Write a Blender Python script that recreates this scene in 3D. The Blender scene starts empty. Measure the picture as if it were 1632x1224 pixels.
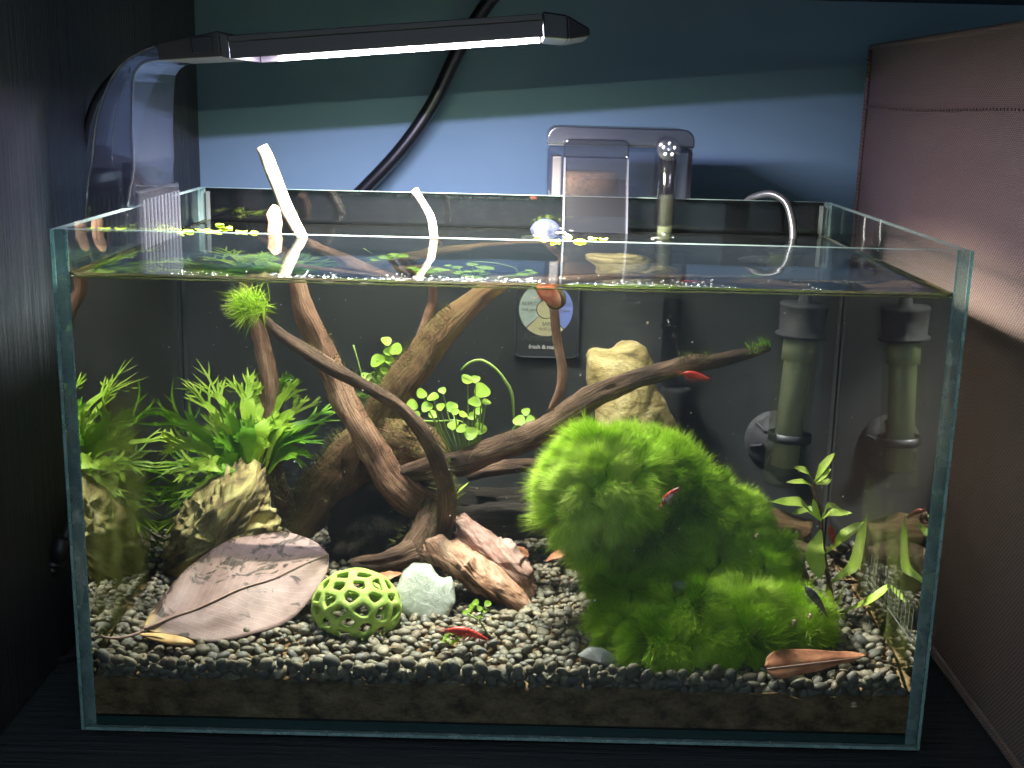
import bpy, bmesh, math, random
import numpy as np
from mathutils import Vector, Matrix, noise, Euler

sc = bpy.context.scene
COL = sc.collection
random.seed(7); RNG = np.random.default_rng(7)

# ------------------------------------------------------------------ camera
CAM = Vector((.0024, -.5279, .3001)); PIT, YAW, ROL, FPX = -.2315, -.0016, .024, 1945.4
_cp, _sp, _cy, _sy, _cr, _sr = math.cos(PIT), math.sin(PIT), math.cos(YAW), math.sin(YAW), math.cos(ROL), math.sin(ROL)
FWD = Vector((_sy*_cp, _cy*_cp, _sp)); _R0 = Vector((_cy, -_sy, 0)); _U0 = _R0.cross(FWD)
RGT = _cr*_R0 + _sr*_U0; UPV = -_sr*_R0 + _cr*_U0
cd = bpy.data.cameras.new('camera'); cam = bpy.data.objects.new('camera', cd); COL.objects.link(cam)
_m = Matrix((RGT, UPV, -FWD)).transposed().to_4x4(); _m.translation = CAM; cam.matrix_world = _m
cd.sensor_width = 36; cd.lens = FPX/1632*36; cd.clip_start = .01; cd.clip_end = 20
sc.camera = cam

# ------------------------------------------------------------------ dim room light, exposure
wd = bpy.data.worlds.new('World'); sc.world = wd; wd.use_nodes = True
_bg = wd.node_tree.nodes['Background']; _bg.inputs[0].default_value = (.62, .8, 1, 1); _bg.inputs[1].default_value = .47
LED_GREEN_W, LED_BLUE_W, LED_LENS_W, PANEL_W = .52, 1.6, 7.2, 10.5      # lamp power by row of LEDs, and of the diffuser
LED_GREEN, LED_BLUE, LED_WHITE = (.85, 1.0, .75), (.66, .59, 1.0), (1.0, .97, .80)
vs = sc.view_settings
vs.view_transform = 'Standard'; vs.look = 'None'; vs.gamma = 1; vs.use_curve_mapping = False; vs.exposure = .95
cy = sc.cycles
cy.max_bounces = 14; cy.diffuse_bounces = 4; cy.glossy_bounces = 5; cy.transmission_bounces = 8; cy.transparent_max_bounces = 40
cy.caustics_refractive = True; cy.caustics_reflective = False; cy.sample_clamp_indirect = 4; cy.sample_clamp_direct = 0
cy.use_denoising = True; cy.use_adaptive_sampling = False

# ------------------------------------------------------------------ dimensions (metres): a 40 cm glass tank
TW, TD, TH, GT = .40, .253, .2395, .005
IX, IY0, IY1 = TW/2-GT, GT, TD-GT              # inner faces
ZW = .2185                                     # water level
WALL_Y, PANEL_X, BOX_X, SHELF_Z = .397, -.236, .240, .3725

def ray(px, py): return (FWD + RGT*((px-816)/FPX) - UPV*((py-612)/FPX)).normalized()
def A(px, py, Y):                              # point in the air at depth Y
    d = ray(px, py); return CAM + d*((Y-CAM.y)/d.y)
def W(px, py, Y):                              # point in the water at depth Y (sight line bent at the front of the water)
    d = ray(px, py); p = CAM + d*((GT-CAM.y)/d.y)
    x, z = d.x/1.33, d.z/1.33; w = Vector((x, math.sqrt(1-x*x-z*z), z))
    return p + w*((Y-GT)/w.y)
def gz(y):                                     # height of the gravel bed
    t = min(1, max(0, (y-.004)/.05)); return .0325 + .0095*t*t*(3-2*t)
def wx(px, py, X=.1945):
    d = ray(px, py); p = CAM + d*((GT-CAM.y)/d.y)
    x, z = d.x/1.33, d.z/1.33; w = Vector((x, math.sqrt(1-x*x-z*z), z))
    return p + w*((X-p.x)/w.x)

# ------------------------------------------------------------------ materials
MATS = {}
def nodes_of(name):
    m = bpy.data.materials.new(name); m.use_nodes = True; nt = m.node_tree; nt.nodes.clear()
    out = nt.nodes.new('ShaderNodeOutputMaterial'); MATS[name] = m
    return m, nt, out
def N(nt, typ, **kw):
    n = nt.nodes.new('ShaderNode'+typ)
    for k, v in kw.items():
        if hasattr(n, k) and k not in n.inputs: setattr(n, k, v)
        else: n.inputs[k.replace('_', ' ')].default_value = v
    return n
def lk(nt, a, b): nt.links.new(a, b)
def ramp(nt, fac, stops):
    r = nt.nodes.new('ShaderNodeValToRGB'); e = r.color_ramp.elements
    while len(e) < len(stops): e.new(.5)
    for i, (p, c) in enumerate(stops): e[i].position = p; e[i].color = (*c, 1)
    lk(nt, fac, r.inputs[0]); return r.outputs[0]
def coords(nt, kind='Object', scale=(1, 1, 1), rot=(0, 0, 0)):
    t = nt.nodes.new('ShaderNodeTexCoord'); m = nt.nodes.new('ShaderNodeMapping')
    m.inputs['Scale'].default_value = scale; src = t.outputs[kind]
    if any(rot):
        r = nt.nodes.new('ShaderNodeMapping'); r.inputs['Rotation'].default_value = rot; lk(nt, src, r.inputs[0]); src = r.outputs[0]
    lk(nt, src, m.inputs[0]); return m.outputs[0]
def noise_tex(nt, vec, scale, detail=5, rough=.6, dist=0):
    n = nt.nodes.new('ShaderNodeTexNoise'); n.inputs['Scale'].default_value = scale; n.inputs['Detail'].default_value = detail
    n.inputs['Roughness'].default_value = rough; n.inputs['Distortion'].default_value = dist
    lk(nt, vec, n.inputs['Vector']); return n.outputs['Fac']
def bump(nt, h, strength=.4, dist=.001):
    b = nt.nodes.new('ShaderNodeBump'); b.inputs['Strength'].default_value = strength; b.inputs['Distance'].default_value = dist
    lk(nt, h, b.inputs['Height']); return b.outputs[0]
def surf(name, stops, scale=60, detail=6, vscale=(1, 1, 1), rough=.6, bstr=.5, bdist=.0008, kind='Object', bscale=None, spec=.4, dist=0, rot=(0, 0, 0), nrough=.6, contrast=1.0):
    m, nt, out = nodes_of(name)
    v = coords(nt, kind, vscale, rot); f0 = noise_tex(nt, v, scale, detail, nrough, dist)
    cm = N(nt, 'MapRange'); lk(nt, f0, cm.inputs[0]); cm.inputs[1].default_value = .5-.5/contrast; cm.inputs[2].default_value = .5+.5/contrast; f = cm.outputs[0]
    p = N(nt, 'BsdfPrincipled'); lk(nt, ramp(nt, f, stops), p.inputs['Base Color'])
    p.inputs['Roughness'].default_value = rough; p.inputs['Specular IOR Level'].default_value = spec
    f2 = noise_tex(nt, v, bscale or scale*2, 8, .65)
    lk(nt, bump(nt, f2, bstr, bdist), p.inputs['Normal']); lk(nt, p.outputs[0], out.inputs[0])
    return m
def plain(name, c, rough=.5, metal=0, spec=.5):
    m, nt, out = nodes_of(name); p = N(nt, 'BsdfPrincipled'); p.inputs['Base Color'].default_value = (*c, 1)
    p.inputs['Roughness'].default_value = rough; p.inputs['Metallic'].default_value = metal; p.inputs['Specular IOR Level'].default_value = spec
    v = coords(nt, 'Object'); lk(nt, bump(nt, noise_tex(nt, v, 400, 4), .06, .0003), p.inputs['Normal'])
    lk(nt, p.outputs[0], out.inputs[0]); return m
def thin(name, tint, f0=.04, body=None, bodyfac=0, rough=0.0, smudge=0):
    """clear sheet: transparent, with mirror reflection growing at grazing angles, and an optional milky body"""
    m, nt, out = nodes_of(name)
    tr = N(nt, 'BsdfTransparent'); tr.inputs[0].default_value = (*tint, 1)
    gl = N(nt, 'BsdfGlossy'); gl.inputs['Roughness'].default_value = rough; gl.inputs[0].default_value = (1, 1, 1, 1)
    lw = N(nt, 'LayerWeight'); lw.inputs[0].default_value = .5
    pw = N(nt, 'Math', operation='POWER'); lk(nt, lw.outputs['Facing'], pw.inputs[0]); pw.inputs[1].default_value = 5
    ma = N(nt, 'Math', operation='MULTIPLY_ADD'); lk(nt, pw.outputs[0], ma.inputs[0]); ma.inputs[1].default_value = .9-f0; ma.inputs[2].default_value = f0
    mx = N(nt, 'MixShader'); lk(nt, ma.outputs[0], mx.inputs[0]); lk(nt, gl.outputs[0], mx.inputs[2])
    if body:
        df = N(nt, 'BsdfPrincipled'); df.inputs['Base Color'].default_value = (*body, 1); df.inputs['Roughness'].default_value = .3
        m2 = N(nt, 'MixShader'); lk(nt, tr.outputs[0], m2.inputs[1]); lk(nt, df.outputs[0], m2.inputs[2])
        if smudge:
            f = noise_tex(nt, coords(nt, 'Object'), smudge, 6, .7)
            mr = N(nt, 'MapRange'); lk(nt, f, mr.inputs[0]); mr.inputs[1].default_value = .45; mr.inputs[2].default_value = .8
            mr.inputs[3].default_value = 0; mr.inputs[4].default_value = bodyfac; lk(nt, mr.outputs[0], m2.inputs[0])
        else: m2.inputs[0].default_value = bodyfac
        lk(nt, m2.outputs[0], mx.inputs[1])
    else: lk(nt, tr.outputs[0], mx.inputs[1])
    lk(nt, mx.outputs[0], out.inputs[0]); return m
def leafmat(name, stops, scale=90, trans=.45, rough=.45, attr=None, vein=False):
    m, nt, out = nodes_of(name)
    if attr:
        a = N(nt, 'Attribute'); a.attribute_name = attr; col = ramp(nt, a.outputs['Fac'], stops)
    else:
        f = noise_tex(nt, coords(nt, 'Object'), scale, 4); col = ramp(nt, f, stops)
    p = N(nt, 'BsdfPrincipled'); p.inputs['Roughness'].default_value = rough; p.inputs['Specular IOR Level'].default_value = .3
    lk(nt, col, p.inputs['Base Color'])
    t = N(nt, 'BsdfTranslucent'); lk(nt, col, t.inputs[0])
    mx = N(nt, 'MixShader'); mx.inputs[0].default_value = trans; lk(nt, p.outputs[0], mx.inputs[1]); lk(nt, t.outputs[0], mx.inputs[2])
    lk(nt, mx.outputs[0], out.inputs[0]); return m

# wall paint, black wood, fabric
surf('wall_paint', [(.3, (.20, .33, .40)), (.7, (.235, .37, .44))], 6, 4, rough=.75, bstr=.12, bdist=.0006, bscale=350)
def woodblack(name, sc_):
    m, nt, out = nodes_of(name); v = coords(nt, 'Object', sc_)
    f = noise_tex(nt, v, 1, 8, .7, .6); f2 = noise_tex(nt, v, .23, 4)
    p = N(nt, 'BsdfPrincipled'); lk(nt, ramp(nt, f, [(.35, (.002, .0025, .003)), (.75, (.020, .022, .026))]), p.inputs['Base Color'])
    mr = N(nt, 'MapRange'); lk(nt, f2, mr.inputs[0]); mr.inputs[3].default_value = .26; mr.inputs[4].default_value = .42; lk(nt, mr.outputs[0], p.inputs['Roughness'])
    lk(nt, bump(nt, f, 1.0, .004), p.inputs['Normal']); lk(nt, p.outputs[0], out.inputs[0]); return m
woodblack('black_wood_vertical', (60, 420, 12)); woodblack('black_wood_top', (9, 330, 60))
def fabric():
    m, nt, out = nodes_of('brown_fabric'); v = coords(nt, 'Object')
    w1 = N(nt, 'TexWave', wave_type='BANDS', bands_direction='DIAGONAL'); w1.inputs['Scale'].default_value = 230; w1.inputs['Distortion'].default_value = 1.2; w1.inputs['Detail'].default_value = 2; lk(nt, v, w1.inputs[0])
    w2 = N(nt, 'TexWave', wave_type='BANDS', bands_direction='Z'); w2.inputs['Scale'].default_value = 330; w2.inputs['Distortion'].default_value = 2; lk(nt, v, w2.inputs[0])
    mu = N(nt, 'Math', operation='MULTIPLY'); lk(nt, w1.outputs['Fac'], mu.inputs[0]); lk(nt, w2.outputs['Fac'], mu.inputs[1])
    n = noise_tex(nt, v, 900, 3); ad = N(nt, 'Math', operation='MULTIPLY_ADD'); lk(nt, n, ad.inputs[0]); ad.inputs[1].default_value = .6; lk(nt, mu.outputs[0], ad.inputs[2])
    p = N(nt, 'BsdfPrincipled'); lk(nt, ramp(nt, ad.outputs[0], [(.2, (.034, .017, .013)), (.95, (.20, .118, .098))]), p.inputs['Base Color'])
    p.inputs['Roughness'].default_value = .55; p.inputs['Sheen Weight'].default_value = .1
    lk(nt, bump(nt, ad.outputs[0], .8, .0006), p.inputs['Normal']); lk(nt, p.outputs[0], out.inputs[0])
fabric()
thin('pane_glass', (.965, .985, .98), .035, (.5, .55, .5), .0012, smudge=130)
thin('clear_plastic', (.72, .73, .78), .05, (.12, .12, .15), .05)
thin('smoky_plastic', (.66, .65, .70), .05, (.04, .04, .05), .04)
thin('clear_tube', (.92, .94, .86), .05, (.45, .5, .3), .05)
thin('suction_clear', (.8, .83, .95), .05, (.03, .036, .07), .3)
def glass_edge():
    m, nt, out = nodes_of('glass_edge'); v = coords(nt, 'Object')
    p = N(nt, 'BsdfPrincipled'); lk(nt, ramp(nt, noise_tex(nt, v, 120, 5), [(.3, (.30, .45, .42)), (.8, (.66, .82, .78))]), p.inputs['Base Color']); p.inputs['Roughness'].default_value = .25
    t = N(nt, 'BsdfTransparent'); t.inputs[0].default_value = (.6, .8, .76, 1)
    mx = N(nt, 'MixShader'); mx.inputs[0].default_value = .68; lk(nt, p.outputs[0], mx.inputs[1]); lk(nt, t.outputs[0], mx.inputs[2]); lk(nt, mx.outputs[0], out.inputs[0])
glass_edge()
plain('glass_edge_dark', (.012, .035, .034), .2)
thin('silicone', (.62, .66, .66), .04, (.10, .115, .11), .45, rough=.15)
plain('black_film', (.0010, .0011, .0016), .7, 0, .03)
m, nt, out = nodes_of('water'); _g = N(nt, 'BsdfGlass'); _g.inputs['Roughness'].default_value = 0; _g.inputs['IOR'].default_value = 1.33; _g.inputs[0].default_value = (.985, 1, .985, 1); lk(nt, _g.outputs[0], out.inputs[0])
_v = N(nt, 'VolumeScatter'); _v.inputs['Color'].default_value = (.92, .95, .80, 1); _v.inputs['Density'].default_value = 1.5; _v.inputs['Anisotropy'].default_value = .3; lk(nt, _v.outputs[0], out.inputs['Volume'])      # slightly cloudy tank water
plain('black_plastic', (.012, .012, .014), .38); plain('dark_grey_plastic', (.045, .045, .05), .42); plain('cable_black', (.010, .010, .012), .33)
plain('lamp_grey', (.075, .066, .064), .4); plain('white_reflector', (.85, .85, .85), .35); plain('grey_rubber', (.045, .045, .048), .65)
plain('sponge_black', (.014, .014, .015), .95); plain('white_ceramic', (.10, .09, .08), .5); plain('white_print', (.8, .8, .8), .5)
plain('grey_print', (.13, .13, .14), .5); plain('dial_green', (.62, .74, .66), .5); plain('dial_yellow', (.82, .76, .45), .5); plain('dial_blue', (.24, .32, .78), .5); plain('dial_grey', (.05, .05, .055), .5)
surf('litter', [(.35, (.08, .045, .02)), (.65, (.34, .22, .09))], 300, 3)
plain('pale_line', (.17, .18, .16), .5)
surf('brown_media', [(.3, (.05, .025, .008)), (.7, (.26, .15, .05))], 500, 5, bstr=.8, bdist=.001)
surf('soil', [(.25, (.07, .038, .014)), (.5, (.30, .185, .078)), (.7, (.46, .31, .15)), (.9, (.66, .50, .28))], 85, 10, (1, 1, 1.5), rough=.9, bstr=1, bdist=.004, bscale=500, nrough=.78, contrast=1.9)
def bark(name, stops, sc_=(4.5, 15, 1)):
    m, nt, out = nodes_of(name); v = coords(nt, 'UV', (1, 1, 1))
    mp = N(nt, 'Mapping'); mp.inputs['Scale'].default_value = sc_; lk(nt, v, mp.inputs[0])
    f = noise_tex(nt, mp.outputs[0], 1.3, 9, .72, .8); o = coords(nt, 'Object'); g = noise_tex(nt, o, 42, 5)
    mx = N(nt, 'Math', operation='MULTIPLY_ADD'); lk(nt, g, mx.inputs[0]); mx.inputs[1].default_value = .55; 
    sb = N(nt, 'Math', operation='MULTIPLY'); lk(nt, f, sb.inputs[0]); sb.inputs[1].default_value = .6; lk(nt, sb.outputs[0], mx.inputs[2])
    mr = N(nt, 'MapRange'); lk(nt, mx.outputs[0], mr.inputs[0]); mr.inputs[1].default_value = .40; mr.inputs[2].default_value = .76; mr.inputs[3].default_value = .22; mr.inputs[4].default_value = .80
    p = N(nt, 'BsdfPrincipled'); lk(nt, ramp(nt, mr.outputs[0], stops), p.inputs['Base Color']); p.inputs['Roughness'].default_value = .7; p.inputs['Specular IOR Level'].default_value = .3
    lk(nt, bump(nt, f, 1.0, .0035), p.inputs['Normal']); lk(nt, p.outputs[0], out.inputs[0])
bark('bark_red', [(.3, (.055, .025, .014)), (.5, (.29, .145, .085)), (.68, (.58, .37, .24))])
bark('bark_dark', [(.3, (.024, .013, .009)), (.52, (.14, .078, .048)), (.72, (.38, .24, .155))])
bark('bark_moss', [(.3, (.03, .018, .008)), (.47, (.17, .085, .04)), (.6, (.21, .155, .055)), (.75, (.34, .24, .11))])
bark('bark_pale', [(.25, (.05, .035, .025)), (.5, (.17, .14, .11)), (.8, (.29, .26, .22))])
surf('rock_yellow', [(.28, (.09, .06, .02)), (.5, (.42, .32, .12)), (.72, (.66, .54, .27))], 38, 9, (1, 1, 1.6), rough=.75, bstr=1, bdist=.003, bscale=150, dist=1.0, contrast=1.9, nrough=.72)
surf('rock_slate_yellow', [(.28, (.05, .036, .014)), (.48, (.33, .255, .095)), (.62, (.48, .43, .15)), (.78, (.66, .56, .34))], 24, 9, (1.0, 1.4, 4.0), rough=.7, bstr=1, bdist=.003, bscale=60, dist=.8, rot=(0, .93, 0), contrast=1.9, nrough=.72)
surf('rock_petrified', [(.28, (.045, .022, .012)), (.45, (.33, .17, .09)), (.58, (.56, .34, .24)), (.75, (.62, .47, .28))], 22, 9, (1.0, 1.6, 4.2), rough=.65, bstr=1, bdist=.003, bscale=60, dist=.8, rot=(0, -.70, 0), contrast=1.9, nrough=.72)
surf('rock_pink', [(.28, (.10, .05, .04)), (.45, (.40, .22, .17)), (.6, (.60, .40, .33)), (.75, (.66, .50, .42))], 26, 9, (1.0, 1.6, 3.6), rough=.65, bstr=1, bdist=.003, bscale=70, dist=.8, rot=(0, -.75, 0), contrast=1.7, nrough=.72)
surf('rock_grey', [(.3, (.17, .18, .17)), (.7, (.40, .42, .41))], 70, 7, rough=.6, bstr=.5, bdist=.001)
surf('rock_brown', [(.3, (.05, .035, .02)), (.7, (.30, .21, .12))], 60, 8, rough=.7, bstr=.8, bdist=.002)
surf('rock_dark', [(.3, (.02, .015, .01)), (.7, (.11, .075, .045))], 50, 8, rough=.8, bstr=1, bdist=.002)
def palestone():
    m, nt, out = nodes_of('pale_stone'); v = coords(nt, 'Object'); f = noise_tex(nt, v, 150, 9, .78, 1.2)
    p = N(nt, 'BsdfPrincipled'); lk(nt, ramp(nt, f, [(.36, (.38, .42, .36)), (.5, (.54, .58, .51)), (.60, (.70, .73, .66)), (.66, (.95, .96, .92))]), p.inputs['Base Color'])
    p.inputs['Roughness'].default_value = .3; p.inputs['Subsurface Weight'].default_value = .35; p.inputs['Subsurface Radius'].default_value = (.006, .007, .006); p.inputs['Subsurface Scale'].default_value = 1
    lk(nt, bump(nt, f, .6, .0015), p.inputs['Normal']); lk(nt, p.outputs[0], out.inputs[0])
palestone()
def pebblemat(name, mode):
    m, nt, out = nodes_of(name)
    if mode == 'obj': a = N(nt, 'ObjectInfo'); c = a.outputs['Color']
    else: a = N(nt, 'Attribute'); a.attribute_name = 'tone'; c = a.outputs['Color']
    v = coords(nt, 'Object'); f = noise_tex(nt, v, 320 if mode != 'obj' else 320, 5)
    mr = N(nt, 'MapRange'); lk(nt, f, mr.inputs[0]); mr.inputs[1].default_value = .3; mr.inputs[2].default_value = .7; mr.inputs[3].default_value = .7; mr.inputs[4].default_value = 1.25
    vm = N(nt, 'VectorMath', operation='SCALE'); lk(nt, c, vm.inputs[0]); lk(nt, mr.outputs[0], vm.inputs['Scale'])
    p = N(nt, 'BsdfPrincipled'); lk(nt, vm.outputs[0], p.inputs['Base Color']); p.inputs['Roughness'].default_value = .5; p.inputs['Specular IOR Level'].default_value = .35
    lk(nt, bump(nt, f, .25, .0006), p.inputs['Normal']); lk(nt, p.outputs[0], out.inputs[0])
pebblemat('pebble_one', 'obj'); pebblemat('pebble_many', 'attr')
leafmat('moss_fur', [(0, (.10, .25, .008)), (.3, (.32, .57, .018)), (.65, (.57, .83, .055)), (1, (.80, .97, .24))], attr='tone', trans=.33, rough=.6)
plain('moss_core', (.20, .36, .02), .9)
leafmat('algae_brown', [(0, (.05, .04, .012)), (.5, (.12, .13, .03)), (1, (.28, .30, .07))], attr='tone', trans=.3, rough=.7)
leafmat('algae_green', [(0, (.06, .16, .015)), (.5, (.22, .44, .035)), (1, (.42, .62, .10))], attr='tone', trans=.4, rough=.6)
leafmat('fern_green', [(.3, (.07, .22, .012)), (.5, (.18, .42, .02)), (.72, (.42, .62, .07))], 60, .28)
leafmat('fern_light', [(.3, (.22, .42, .02)), (.5, (.38, .60, .05)), (.72, (.62, .76, .14))], 60, .28)
leafmat('clover_green', [(.3, (.22, .44, .03)), (.7, (.46, .66, .09))], 90, .45)
leafmat('stem_green', [(.3, (.18, .34, .05)), (.7, (.42, .56, .16))], 60, .2)
leafmat('sword_green', [(.3, (.38, .60, .05)), (.7, (.68, .82, .18))], 70, .2)
leafmat('leaf_yellow', [(.3, (.52, .66, .06)), (.7, (.72, .80, .14))], 70, .4)
leafmat('float_green', [(.3, (.32, .50, .03)), (.7, (.62, .72, .10))], 120, .35)
plain('stem_brown', (.16, .09, .05), .5)
def deadleaf():
    m, nt, out = nodes_of('dead_leaf'); uv = N(nt, 'TexCoord'); sp = N(nt, 'SeparateXYZ'); lk(nt, uv.outputs['UV'], sp.inputs[0])
    o = coords(nt, 'Object'); f = noise_tex(nt, o, 55, 7, .65)
    base = ramp(nt, f, [(.3, (.18, .115, .10)), (.55, (.30, .20, .18)), (.75, (.36, .26, .235))])
    # dark blotches, denser over the upper part of the blade
    b = noise_tex(nt, o, 75, 8, .6, 1.6)
    ad = N(nt, 'MapRange'); lk(nt, sp.outputs['Y'], ad.inputs[0]); ad.inputs[1].default_value = .35; ad.inputs[2].default_value = 1; ad.inputs[3].default_value = 0; ad.inputs[4].default_value = .10
    sm = N(nt, 'Math', operation='ADD'); lk(nt, b, sm.inputs[0]); lk(nt, ad.outputs[0], sm.inputs[1])
    th = N(nt, 'MapRange'); lk(nt, sm.outputs[0], th.inputs[0]); th.inputs[1].default_value = .60; th.inputs[2].default_value = .65
    mx = N(nt, 'Mix', data_type='RGBA'); lk(nt, th.outputs[0], mx.inputs[0]); lk(nt, base, mx.inputs[6]); mx.inputs[7].default_value = (.045, .028, .022, 1)
    # yellow base of the blade
    yl = N(nt, 'MapRange'); lk(nt, sp.outputs['X'], yl.inputs[0]); yl.inputs[1].default_value = .10; yl.inputs[2].default_value = .02
    yn = N(nt, 'Math', operation='MULTIPLY'); lk(nt, yl.outputs[0], yn.inputs[0]); lk(nt, ramp(nt, noise_tex(nt, o, 160, 5), [(.4, (0, 0, 0)), (.6, (1, 1, 1))]), yn.inputs[1])
    m2 = N(nt, 'Mix', data_type='RGBA'); lk(nt, yn.outputs[0], m2.inputs[0]); lk(nt, mx.outputs[2], m2.inputs[6]); m2.inputs[7].default_value = (.62, .44, .12, 1)
    # side veins as fine relief
    vx = N(nt, 'Math', operation='ABSOLUTE'); s5 = N(nt, 'Math', operation='SUBTRACT'); lk(nt, sp.outputs['Y'], s5.inputs[0]); s5.inputs[1].default_value = .5; lk(nt, s5.outputs[0], vx.inputs[0])
    vv = N(nt, 'Math', operation='MULTIPLY_ADD'); lk(nt, vx.outputs[0], vv.inputs[0]); vv.inputs[1].default_value = -.55; lk(nt, sp.outputs['X'], vv.inputs[2])
    sn = N(nt, 'Math', operation='SINE'); ml = N(nt, 'Math', operation='MULTIPLY'); lk(nt, vv.outputs[0], ml.inputs[0]); ml.inputs[1].default_value = 125; lk(nt, ml.outputs[0], sn.inputs[0])
    pw = N(nt, 'Math', operation='GREATER_THAN'); lk(nt, sn.outputs[0], pw.inputs[0]); pw.inputs[1].default_value = .93
    m3 = N(nt, 'Mix', data_type='RGBA'); vf = N(nt, 'Math', operation='MULTIPLY'); lk(nt, pw.outputs[0], vf.inputs[0]); vf.inputs[1].default_value = .16; lk(nt, vf.outputs[0], m3.inputs[0]); lk(nt, m2.outputs[2], m3.inputs[6]); m3.inputs[7].default_value = (.62, .46, .40, 1)
    p = N(nt, 'BsdfPrincipled'); lk(nt, m3.outputs[2], p.inputs['Base Color']); p.inputs['Roughness'].default_value = .55; p.inputs['Specular IOR Level'].default_value = .3
    h = N(nt, 'Math', operation='MULTIPLY_ADD'); lk(nt, pw.outputs[0], h.inputs[0]); h.inputs[1].default_value = .35; lk(nt, f, h.inputs[2])
    lk(nt, bump(nt, h.outputs[0], .5, .0008), p.inputs['Normal']); lk(nt, p.outputs[0], out.inputs[0])
deadleaf()
surf('leaf_rust', [(.3, (.24, .085, .04)), (.55, (.50, .21, .11)), (.75, (.58, .37, .18))], 130, 7, rough=.55, bstr=.4, bdist=.0006)
surf('vein_brown', [(.3, (.30, .19, .15)), (.7, (.48, .33, .27))], 100, 4)
surf('honeycomb_green', [(.3, (.28, .45, .07)), (.55, (.45, .64, .13)), (.8, (.62, .78, .26))], 130, 6, rough=.7, bstr=.6, bdist=.0006, bscale=700)
surf('shrimp_red', [(.35, (.42, .02, .015)), (.6, (.62, .06, .04)), (.8, (.75, .22, .15))], 330, 5, rough=.35, bstr=.2, bdist=.0003)
surf('shrimp_white_red', [(.42, (.58, .05, .03)), (.52, (.66, .12, .08)), (.58, (.85, .78, .72))], 260, 3, rough=.35, bstr=.2, bdist=.0003)
surf('shrimp_grey', [(.35, (.10, .09, .07)), (.65, (.32, .28, .23))], 330, 5, rough=.35, bstr=.2, bdist=.0003)
surf('shrimp_maroon', [(.35, (.16, .03, .02)), (.65, (.36, .10, .06))], 330, 5, rough=.35, bstr=.2, bdist=.0003)
surf('shell_pale', [(.3, (.30, .21, .12)), (.7, (.62, .50, .34))], 350, 4, rough=.4, bstr=.2, bdist=.0003)
surf('shell_brown', [(.3, (.10, .06, .03)), (.7, (.34, .22, .13))], 250, 4, rough=.35, bstr=.2, bdist=.0003)
surf('shell_dark', [(.3, (.05, .035, .018)), (.7, (.24, .18, .09))], 250, 4, rough=.25, bstr=.2, bdist=.0003)
surf('snail_foot', [(.35, (.66, .08, .03)), (.7, (.85, .42, .22))], 130, 3, rough=.4, bstr=.2, bdist=.0003)
def algae_film():
    m, nt, out = nodes_of('algae_film'); o = coords(nt, 'Object'); f = noise_tex(nt, o, 26, 5, .6)
    uv = N(nt, 'TexCoord'); sp = N(nt, 'SeparateXYZ'); lk(nt, uv.outputs['UV'], sp.inputs[0])
    def edge(s):
        a = N(nt, 'Math', operation='SUBTRACT'); a.inputs[0].default_value = 1; lk(nt, s, a.inputs[1])
        b = N(nt, 'Math', operation='MULTIPLY'); lk(nt, a.outputs[0], b.inputs[0]); lk(nt, s, b.inputs[1])
        c = N(nt, 'Math', operation='MULTIPLY'); lk(nt, b.outputs[0], c.inputs[0]); c.inputs[1].default_value = 4; return c.outputs[0]
    e = N(nt, 'Math', operation='MULTIPLY'); lk(nt, edge(sp.outputs['X']), e.inputs[0]); lk(nt, edge(sp.outputs['Y']), e.inputs[1])
    mr = N(nt, 'MapRange'); lk(nt, f, mr.inputs[0]); mr.inputs[1].default_value = .34; mr.inputs[2].default_value = .72; mr.inputs[3].default_value = 0; mr.inputs[4].default_value = .85
    fa = N(nt, 'Math', operation='MULTIPLY'); lk(nt, mr.outputs[0], fa.inputs[0]); lk(nt, e.outputs[0], fa.inputs[1])
    d = N(nt, 'BsdfDiffuse'); d.inputs[0].default_value = (.30, .35, .10, 1); t2 = N(nt, 'BsdfTranslucent'); t2.inputs[0].default_value = (.30, .35, .10, 1)
    ad = N(nt, 'MixShader'); ad.inputs[0].default_value = .5; lk(nt, d.outputs[0], ad.inputs[1]); lk(nt, t2.outputs[0], ad.inputs[2])
    tr = N(nt, 'BsdfTransparent'); mx = N(nt, 'MixShader'); lk(nt, fa.outputs[0], mx.inputs[0]); lk(nt, tr.outputs[0], mx.inputs[1]); lk(nt, ad.outputs[0], mx.inputs[2]); lk(nt, mx.outputs[0], out.inputs[0])
algae_film()
thin('meniscus_tint', (.80, .82, .50), .03, (.34, .35, .10), .4)  # yellow-green tint paints the gravel and moss refracted in the meniscus
thin('glimmer', (.9, .92, .92), .10, (.16, .17, .17), .3)  # pale tint of the beads that paint the gravel's reflection
surf('painted_haze', [(.3, (.022, .025, .026)), (.7, (.042, .047, .047))], 22, 7, rough=.8, bstr=.2, bdist=.0005)  # charcoal tone paints the water's haze over the dark background
thin('bubble', (.95, .97, 1), .12)

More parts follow.
